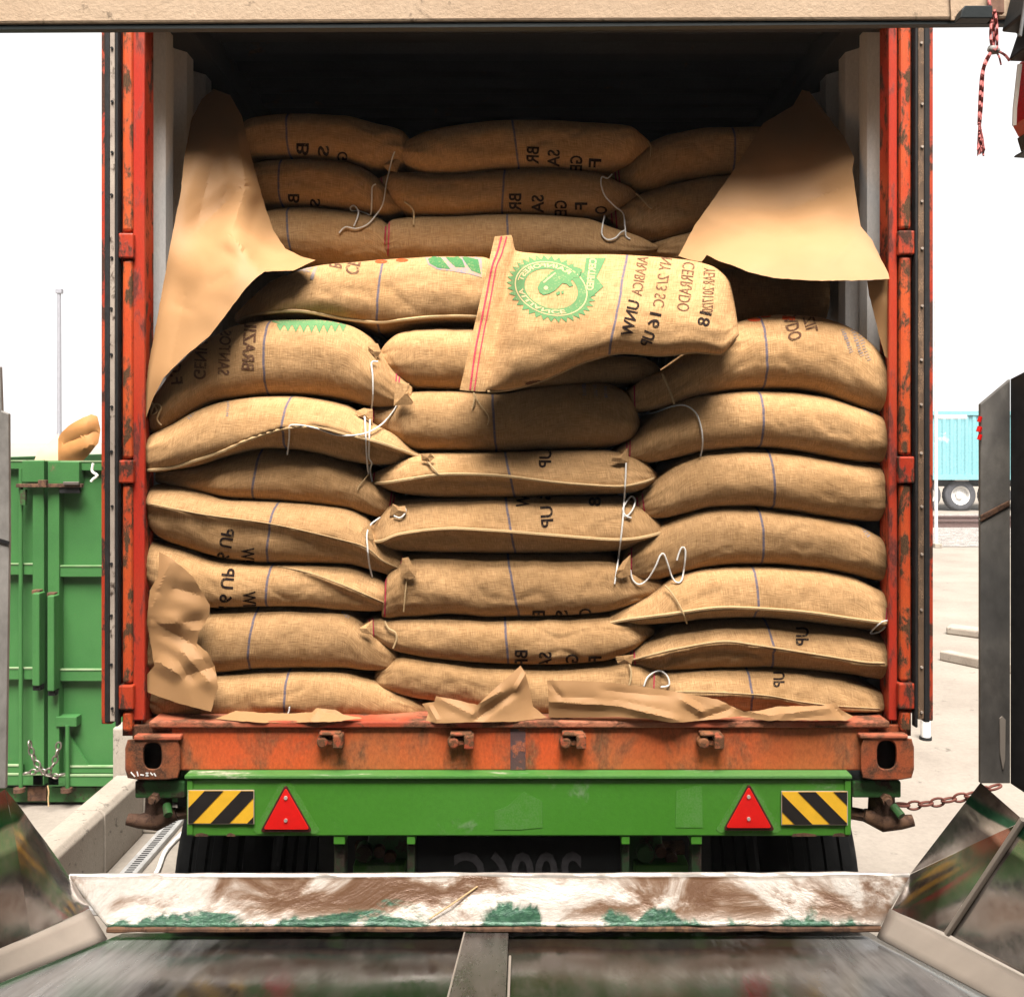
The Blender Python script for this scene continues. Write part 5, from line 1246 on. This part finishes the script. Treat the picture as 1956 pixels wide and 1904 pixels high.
MB().prism([P(u, v, 2.24) for u, v in [(1941,264),(1960,284),(2080,300),(2080,312),(1934,302),(1938,297),(1950,294)]], (0, -0.06, 0)).build("foot", MT['beam_edge'], mc, bevel=0.004)
rope = thing("rope", tuple(P(1896, 60, 2.175)), "thin red and white rope knotted over the beam with a frayed hanging end", "rope")
def rp(pts, r, nm, y=2.175):
    MB().tube([P(u, v, y + 0.004*math.sin(i)) for i, (u, v) in enumerate(resample(pts, 3))], r, 6).build(nm, MT['red_rope'], rope, True)
rp([(1888,-5),(1892,20),(1896,45),(1899,70),(1897,92)], 0.0035, "strand", 2.18); rp([(1894,40),(1892,60),(1893,80),(1897,94),(1904,92),(1904,50),(1900,20)], 0.003, "strand", 2.17)
rp([(1897,94),(1890,104),(1882,118),(1876,140),(1873,170),(1871,210),(1870,238)], 0.0035, "strand"); rp([(1897,94),(1888,112),(1879,135),(1877,170),(1875,205),(1872,238)], 0.0028, "strand")
rp([(1897,94),(1908,99),(1920,106),(1928,116)], 0.003, "strand"); rp([(1900,96),(1908,108),(1912,124)], 0.002, "strand")
c = P(1898, 96, 2.175); MB().tube([c+Vector((-0.012,0,0.004)), c, c+Vector((0.012,0,-0.003))], [0.006,0.011,0.006], 8).build("knot", plain("grey_knot",(0.3,0.28,0.26),0.9), rope, True)
rr = random.Random(3); b = MB()
for k in range(16):
    u0 = 1871 + rr.uniform(-2, 2); ue = 1872 + rr.uniform(-7, 9)
    b.tube([P(u, v, 2.175 + rr.uniform(-.006, .006)) for u, v in resample([(u0, 238), (u0*0.5+ue*0.5+rr.uniform(-2,2), 262), (ue, 285+rr.uniform(0, 14))], 6)], 0.0017, 5)
b.build("frayed_end", MT['red_rope'], rope, True)

# ------------------------------------------------------------------ green skip on the left
sk = thing("waste_skip", (-2.87, 6.0, 0), "tall green steel waste skip with double doors and a hanging chain, left of the truck", "skip")
YS = 6.0
def sbox(u0, u1, v0, v1, yo, d): return MB().pbox(u0, u1, v0, v1, YS+yo, d)
dL = sbox(-280, 83, 884, 1498, 0.0, 0.03).build("door", MT['skip'], sk, bevel=0.004)
dR = sbox(91, 460, 882, 1498, 0.0, 0.03).build("door", MT['skip'], sk, bevel=0.004)
sbox(80, 94, 884, 1500, 0.034, 0.02).build("gap_liner", MT['black'], sk)
for par, items in ((dL, [(-280,83,880,896,-0.04),(42,84,880,921,-0.075),(62,84,880,1500,-0.06),(-280,66,1077,1098,-0.045),(-280,66,1276,1298,-0.045),(-280,40,1462,1476,-0.045),(-280,83,1479,1500,-0.06)]),
                   (dR, [(91,460,881,899,-0.04),(91,151,882,924,-0.075),(91,113,880,1500,-0.06),(110,460,1081,1102,-0.045),(110,460,1279,1301,-0.045),(130,460,1464,1477,-0.045),(91,460,1481,1502,-0.06),(106,146,1369,1388,-0.07)])):
    for k, (u0, u1, v0, v1, yo) in enumerate(items):
        rb_ = sbox(u0, u1, v0, v1, yo, -yo-0.001).build("door_rib", MT['skip'], par, bevel=0.004)
        if u1-u0 > 150 and v1 - v0 < 30: sbox(u0, u1, v0-1.2, v0+1.2, yo-0.004, 0.02).build("lit_edge", MT['skip_edge'], rb_)  # paler strip: light along the rib's top put into its colour
for u0, u1, v0, v1, par in ((61,75,1133,1310,dL),(90,103,1138,1320,dR)):
    sbox(u0, u1, v0, v1, -0.14, 0.08).build("door_handle", MT['skip'], par, bevel=0.006)
    sbox(u0-1, u1+1, v0-6, v0+2, -0.10, 0.05).build("hinge_bracket", MT['rust'], par, bevel=0.004)
    sbox(u0+1, u1+2, v1-2, v1+9, -0.12, 0.05).build("handle_foot", MT['black'], par, bevel=0.004)
b = MB(); b.tube([P(40, 895, 5.94), P(40, 1505, 5.94)], 0.013, 10); b.build("locking_rod", MT['skip'], dL, True)
b = MB(); b.tube([P(129, 1385, 5.93), P(129, 1508, 5.93)], 0.013, 10); b.build("locking_rod", MT['skip'], dR, True)
sbox(30, 156, 924, 931, -0.10, 0.03).build("latch_bar", MT['rust'], sk, bevel=0.003)
sbox(72, 88, 917, 931, -0.12, 0.03).build("latch_block", MT['rust'], sk, bevel=0.003)
sbox(120, 150, 920, 926, -0.12, 0.02).build("latch_pin", MT['chain'], sk, bevel=0.003)
sbox(113, 152, 931, 942, -0.09, 0.02).build("latch_pin", MT['black'], sk, bevel=0.003)
sbox(38, 48, 935, 965, -0.09, 0.03).build("latch_keeper", MT['green_dark'], sk, bevel=0.003)
MB().prism([P(133,1400,5.985), P(133,1462,5.985), P(172,1462,5.985)], (0,-0.02,0)).build("gusset", MT['skip'], dR)
for u in (37, 127):
    c = P(u, 1508, 5.93); MB().tube([c+Vector((0,0,0.012)), c-Vector((0,0,0.012))], 0.035, 10).build("foot_bolt", MT['rust'], sk, True)
sbox(-280, 460, 1503, 1532, -0.01, 0.12).build("base_beam", MT['green_dark'], sk, bevel=0.004)
sbox(52, 88, 1502, 1530, -0.03, 0.02).build("rust_patch", MT['rust'], sk, bevel=0.003)
zt, zb_ = P(0,882,6).z, P(0,1500,6).z
MB().box(P(-280,0,6).x, P(-280,0,6).x+0.05, 6.035, 11.5, zb_, zt).box(P(460,0,6).x-0.05, P(460,0,6).x, 6.035, 11.5, zb_, zt).box(P(-280,0,6).x+0.055, P(460,0,6).x-0.055, 11.44, 11.5, zb_, zt).box(P(-280,0,6).x+0.055, P(460,0,6).x-0.055, 6.13, 11.43, 0.16, zb_+0.05).build("body", MT['skip'], sk, bevel=0.005)
sm_ = MB()
for x in (P(-200,0,6).x, P(380,0,6).x): sm_.box(x-0.06, x+0.06, 6.15, 11.4, 0.0, 0.158)
sm_.build("skids", MT['black'], sk)
def chain(pts3, a, bb, r, mat, name, parent, flip=0):
    pts3 = [Vector(p) for p in pts3]; d = [0]
    for p, q in zip(pts3, pts3[1:]): d.append(d[-1] + (q-p).length)
    n = int(d[-1]/(a*1.62)); mb = MB()
    for k in range(n):
        t = (k+0.5)/n*d[-1]; i = max(j for j in range(len(d)-1) if d[j] <= t); f_ = (t-d[i])/(d[i+1]-d[i])
        c = pts3[i].lerp(pts3[i+1], f_); tg = (pts3[i+1]-pts3[i]).normalized()
        u = tg.cross(Vector((0,1,0))).normalized(); w2 = tg.cross(u)
        mb.torus(c, tg, (u if k % 2 else w2), a, bb, r)
    return mb.build(name, mat, parent, True)
chain([P(u, v, 5.86) for u, v in [(56,1415),(60,1435),(68,1455),(80,1470),(92,1474),(102,1460),(109,1440),(113,1418)]], 0.024, 0.016, 0.0055, MT['chain'], "chain", sk)
chain([P(u, v, 5.87) for u, v in [(46,1477),(62,1474),(78,1470),(92,1480),(106,1482),(122,1478)]], 0.022, 0.014, 0.005, MT['chain'], "chain", sk)
MB().tube([P(u, v, 5.87) for u, v in resample([(91,1500),(93,1512),(92,1525),(93,1540)], 3)], 0.004, 6).build("twine", MT['tan_string'], sk, True)
MB().tube([P(u, v, 5.90) for u, v in resample([(178,885),(176,900),(186,908),(178,915),(174,920)], 3)], 0.008, 6).build("string_scrap", MT['white_string'], sk, True)
paper("curled brown paper sheet sticking out of the top of the green skip",
 [(111,884,6.3),(111,838,6.3),(118,825,6.32),(130,814,6.3),(152,801,6.25),(174,791,6.25),(186,795,6.3),(192,820,6.35),(188,846,6.3),(172,866,6.25),(155,884,6.25)],
 [(130,848,6.16),(160,838,6.10),(180,822,6.14),(140,870,6.32),(165,812,6.2)], 0.003, 11, [((118,850),(186,822),-0.05,22)], 0, 0.0, group="papers in the green skip", mat='card')
paper("pale folded paper on the green skip's rim beside the curled brown sheet",
 [(64,884,6.4),(72,862,6.4),(92,846,6.42),(112,828,6.45),(118,884,6.42)], [(95,866,6.34)], 0.012, 12, group="papers in the green skip", mat='card_pale')

# ------------------------------------------------------------------ low concrete barrier, post and cables on the left
xr, zt2 = -2.109, 0.341
bar_ = MB()
prof = [(-2.262, 0.0), (-2.262, zt2), (-2.135, zt2), (xr, zt2-0.03), (xr, 0.0)]
def barrier(y0, y1, label):
    b = MB().prism([Vector((x, y0, z)) for x, z in prof], (0, y1-y0, 0)).build("concrete_barrier", MT['barrier'], None, bevel=0.008)
    return tag(b, label, "barrier", "low concrete barrier blocks beside the truck")
barrier(2.6, 5.02, "near block of the low concrete barrier leading from the hopper to the truck")
barrier(5.032, 5.55, "short far block of the low concrete barrier, ending at the pale post behind the casting")
pp = MB().box(P(206,0,5.5).x, P(206,0,5.5).x+0.26, 5.56, 5.8, 0, P(0,1396,5.5).z)
c1 = pp.build("concrete_post", MT['barrier'], None, bevel=0.012)
tag(c1, "short square pale concrete post below the open left door", "post")
d0, d1 = P(212,1676,5.0), P(345,1556,5.84)
d0.z = d1.z = 0.0
ct = MB(); ct.box(-2.02, -1.93, 4.6, 6.4, 0.002, 0.03)
cto = ct.build("cable_tray", MT['alu'], None, bevel=0.003)
tag(cto, "perforated metal cable tray lying on the ground along the concrete barrier", "tray")
b = MB()
for k in range(70): b.box(-1.995, -1.955, 4.62+k*0.025, 4.632+k*0.025, 0.0302, 0.0312)
b.build("slots", MT['black'], cto)
cb = MB().tube([Vector((x, y, 0.014)) for x, y in resample([(-1.86,4.7),(-1.84,5.0),(-1.89,5.3),(-1.88,5.6),(-1.93+0.03,5.9),(-1.90,6.3)], 0.03)], 0.012, 8).build("cable", MT['white'], None, True)
tag(cb, "white cable snaking on the ground beside the perforated tray", "cable")

# ------------------------------------------------------------------ right side: chain, bits on the ground, far trailer, poles
ch = chain([P(u, v, y) for u, v, y in [(1712,1536,3.03),(1745,1538,3.02),(1790,1532,3.01),(1830,1524,3.0),(1862,1516,2.99),(1910,1500,2.98)]], 0.021, 0.0125, 0.0042, MT['rust_chain'], "chain", None)
tag(ch, "rusty chain stretched from the trailer's right corner to the hopper side", "chain")
bo = thing("bollard", tuple(P(1768, 1412, 7.32)), "small white bollard with a black foot standing right of the open door", "bollard")
c = P(1768, 1412, 7.32); c.z = 0
MB().tube([c + Vector((0,0,0.02)), c + Vector((0,0,0.16))], 0.036, 14).build("post", MT['white'], bo, True)
MB().tube([c, c + Vector((0,0,0.022))], 0.045, 14).build("foot", MT['black'], bo, True)
s1 = MB().prism([Vector((x, y, 0.0)) for x, y in [(4.38,9.95),(4.75,9.35),(4.86,9.40),(4.50,10.0)]], (0,0,0.10)).build("concrete_slab", MT['barrier'], None, bevel=0.015)
tag(s1, "long pale broken slab lying on the yard behind the hopper's right plate", "slab", "broken slabs on the yard")
s2 = MB().prism([Vector((x, y, 0.0)) for x, y in [(5.05,11.3),(5.45,10.9),(5.6,11.1),(5.2,11.5)]], (0,0,0.09)).build("concrete_slab", MT['barrier'], None, bevel=0.02)
tag(s2, "smaller pale slab farther back, just beyond the long broken slab", "slab", "broken slabs on the yard")
far_t = thing("semi_trailer", (14.5, 31, 0), "distant semi trailer carrying a pale teal container beyond the railway track", "trailer")
YB = 31.0
a, b2 = P(1744, 908, YB), P(2190, 790, YB)
vs, fs = [], []; x = a.x; prof = []
while x < b2.x: prof += [(x, YB), (x+0.09, YB), (x+0.13, YB+0.04), (x+0.2, YB+0.04), (x+0.24, YB)]; x += 0.24
for x, y in prof: vs += [(x, y, a.z), (x, y, b2.z)]
link("container_side", vs, [(2*i, 2*i+2, 2*i+3, 2*i+1) for i in range(len(prof)-1)], MT['blue_box'], far_t)
MB().box(a.x, b2.x, YB+0.06, YB+2.4, a.z, b2.z-0.02).build("container_body", MT['blue_box'], far_t)
MB().box(a.x, b2.x, YB-0.03, YB+0.05, b2.z-0.05, b2.z+0.08).box(a.x, b2.x, YB-0.03, YB+0.05, a.z-0.14, a.z+0.02).build("container_rail", MT['blue_box'], far_t)
MB().box(a.x-0.3, b2.x, YB+0.2, YB+2.2, a.z-0.36, a.z-0.15).build("chassis", MT['black'], far_t)
def far_wheel(u):
    cx = P(u, 950, YB).x
    n0 = wheel(0, 0, 0.30, 0.5, far_t, 'far_tyre', 'white', 0.0)
    for o in (n0, n0.children[0]):
        for v in o.data.vertices:
            x, y, z = v.co; v.co = (cx + y, YB + 0.25 - x, z)
    return n0
for u in (1771, 1838, 1906, 2120): far_wheel(u)
mg = MB()
for u in (1838, 1906): mg.pbox(u-13, u+13, 909, 918, YB-0.02, 0.3)
mg.build("mudguard", MT['rim'], far_t)
gp = thing("gate_post", tuple(P(1788, 1045, 20.5)), "thin white pole with a side arm by the railway track, right of the open door", "pole")
MB().tube([Vector((P(1788,0,20.5).x, 20.5, 0)), Vector((P(1788,0,20.5).x, 20.5, 5.4))], 0.035, 10).build("pole", MT['white'], gp, True)
MB().box(P(1788,0,20.5).x+0.04, P(1846,0,20.5).x, 20.46, 20.54, P(0,800,20.5).z, P(0,793,20.5).z).build("arm", MT['white'], gp, bevel=0.01)
MB().box(P(1782,0,20.5).x, P(1796,0,20.5).x, 20.4, 20.6, 0, 0.09).build("foot", MT['barrier'], gp, bevel=0.01)
lp_ = thing("lamp_post", (P(113, 900, 40).x, 40, 0), "tall thin grey lamp pole far behind the green skip", "lamp post")
x = P(113, 0, 40).x
MB().tube([(x, 40, 0), (x, 40, P(0, 560, 40).z)], [0.11, 0.075], 12).build("pole", MT['grey_pole'], lp_, True)
MB().box(x-0.12, x+0.14, 39.9, 40.1, P(0, 561, 40).z, P(0, 552, 40).z).build("lamp_head", MT['grey_pole'], lp_, bevel=0.02)

# ------------------------------------------------------------------ unseen shed behind the camera, added to cut the front fill light
wh = thing("light_blocker", (0, -1.6, 0), "unseen grey shed with a projecting roof behind and above the hopper", "light blocking")
MB().box(-16, 16, -2.0, -1.6, 0, 7.0).build("wall", MT['blocker'], wh)
MB().box(-16, 16, -2.0, -1.2, 7.01, 7.3).build("roof", MT['blocker'], wh)

hz = MB().box(-300, 300, -30, 330, -1, 9.5)
hm = bpy.data.materials.new("haze"); hm.use_nodes = True; hn = hm.node_tree; hn.nodes.remove(hn.nodes['Principled BSDF'])
pv = hn.nodes.new("ShaderNodeVolumePrincipled"); pv.inputs['Density'].default_value = 0.0012; pv.inputs['Color'].default_value = (0.95, 0.95, 0.95, 1)
hn.links.new(pv.outputs[0], hn.nodes['Material Output'].inputs['Volume'])
tag(hz.build("haze", hm), kind="stuff")
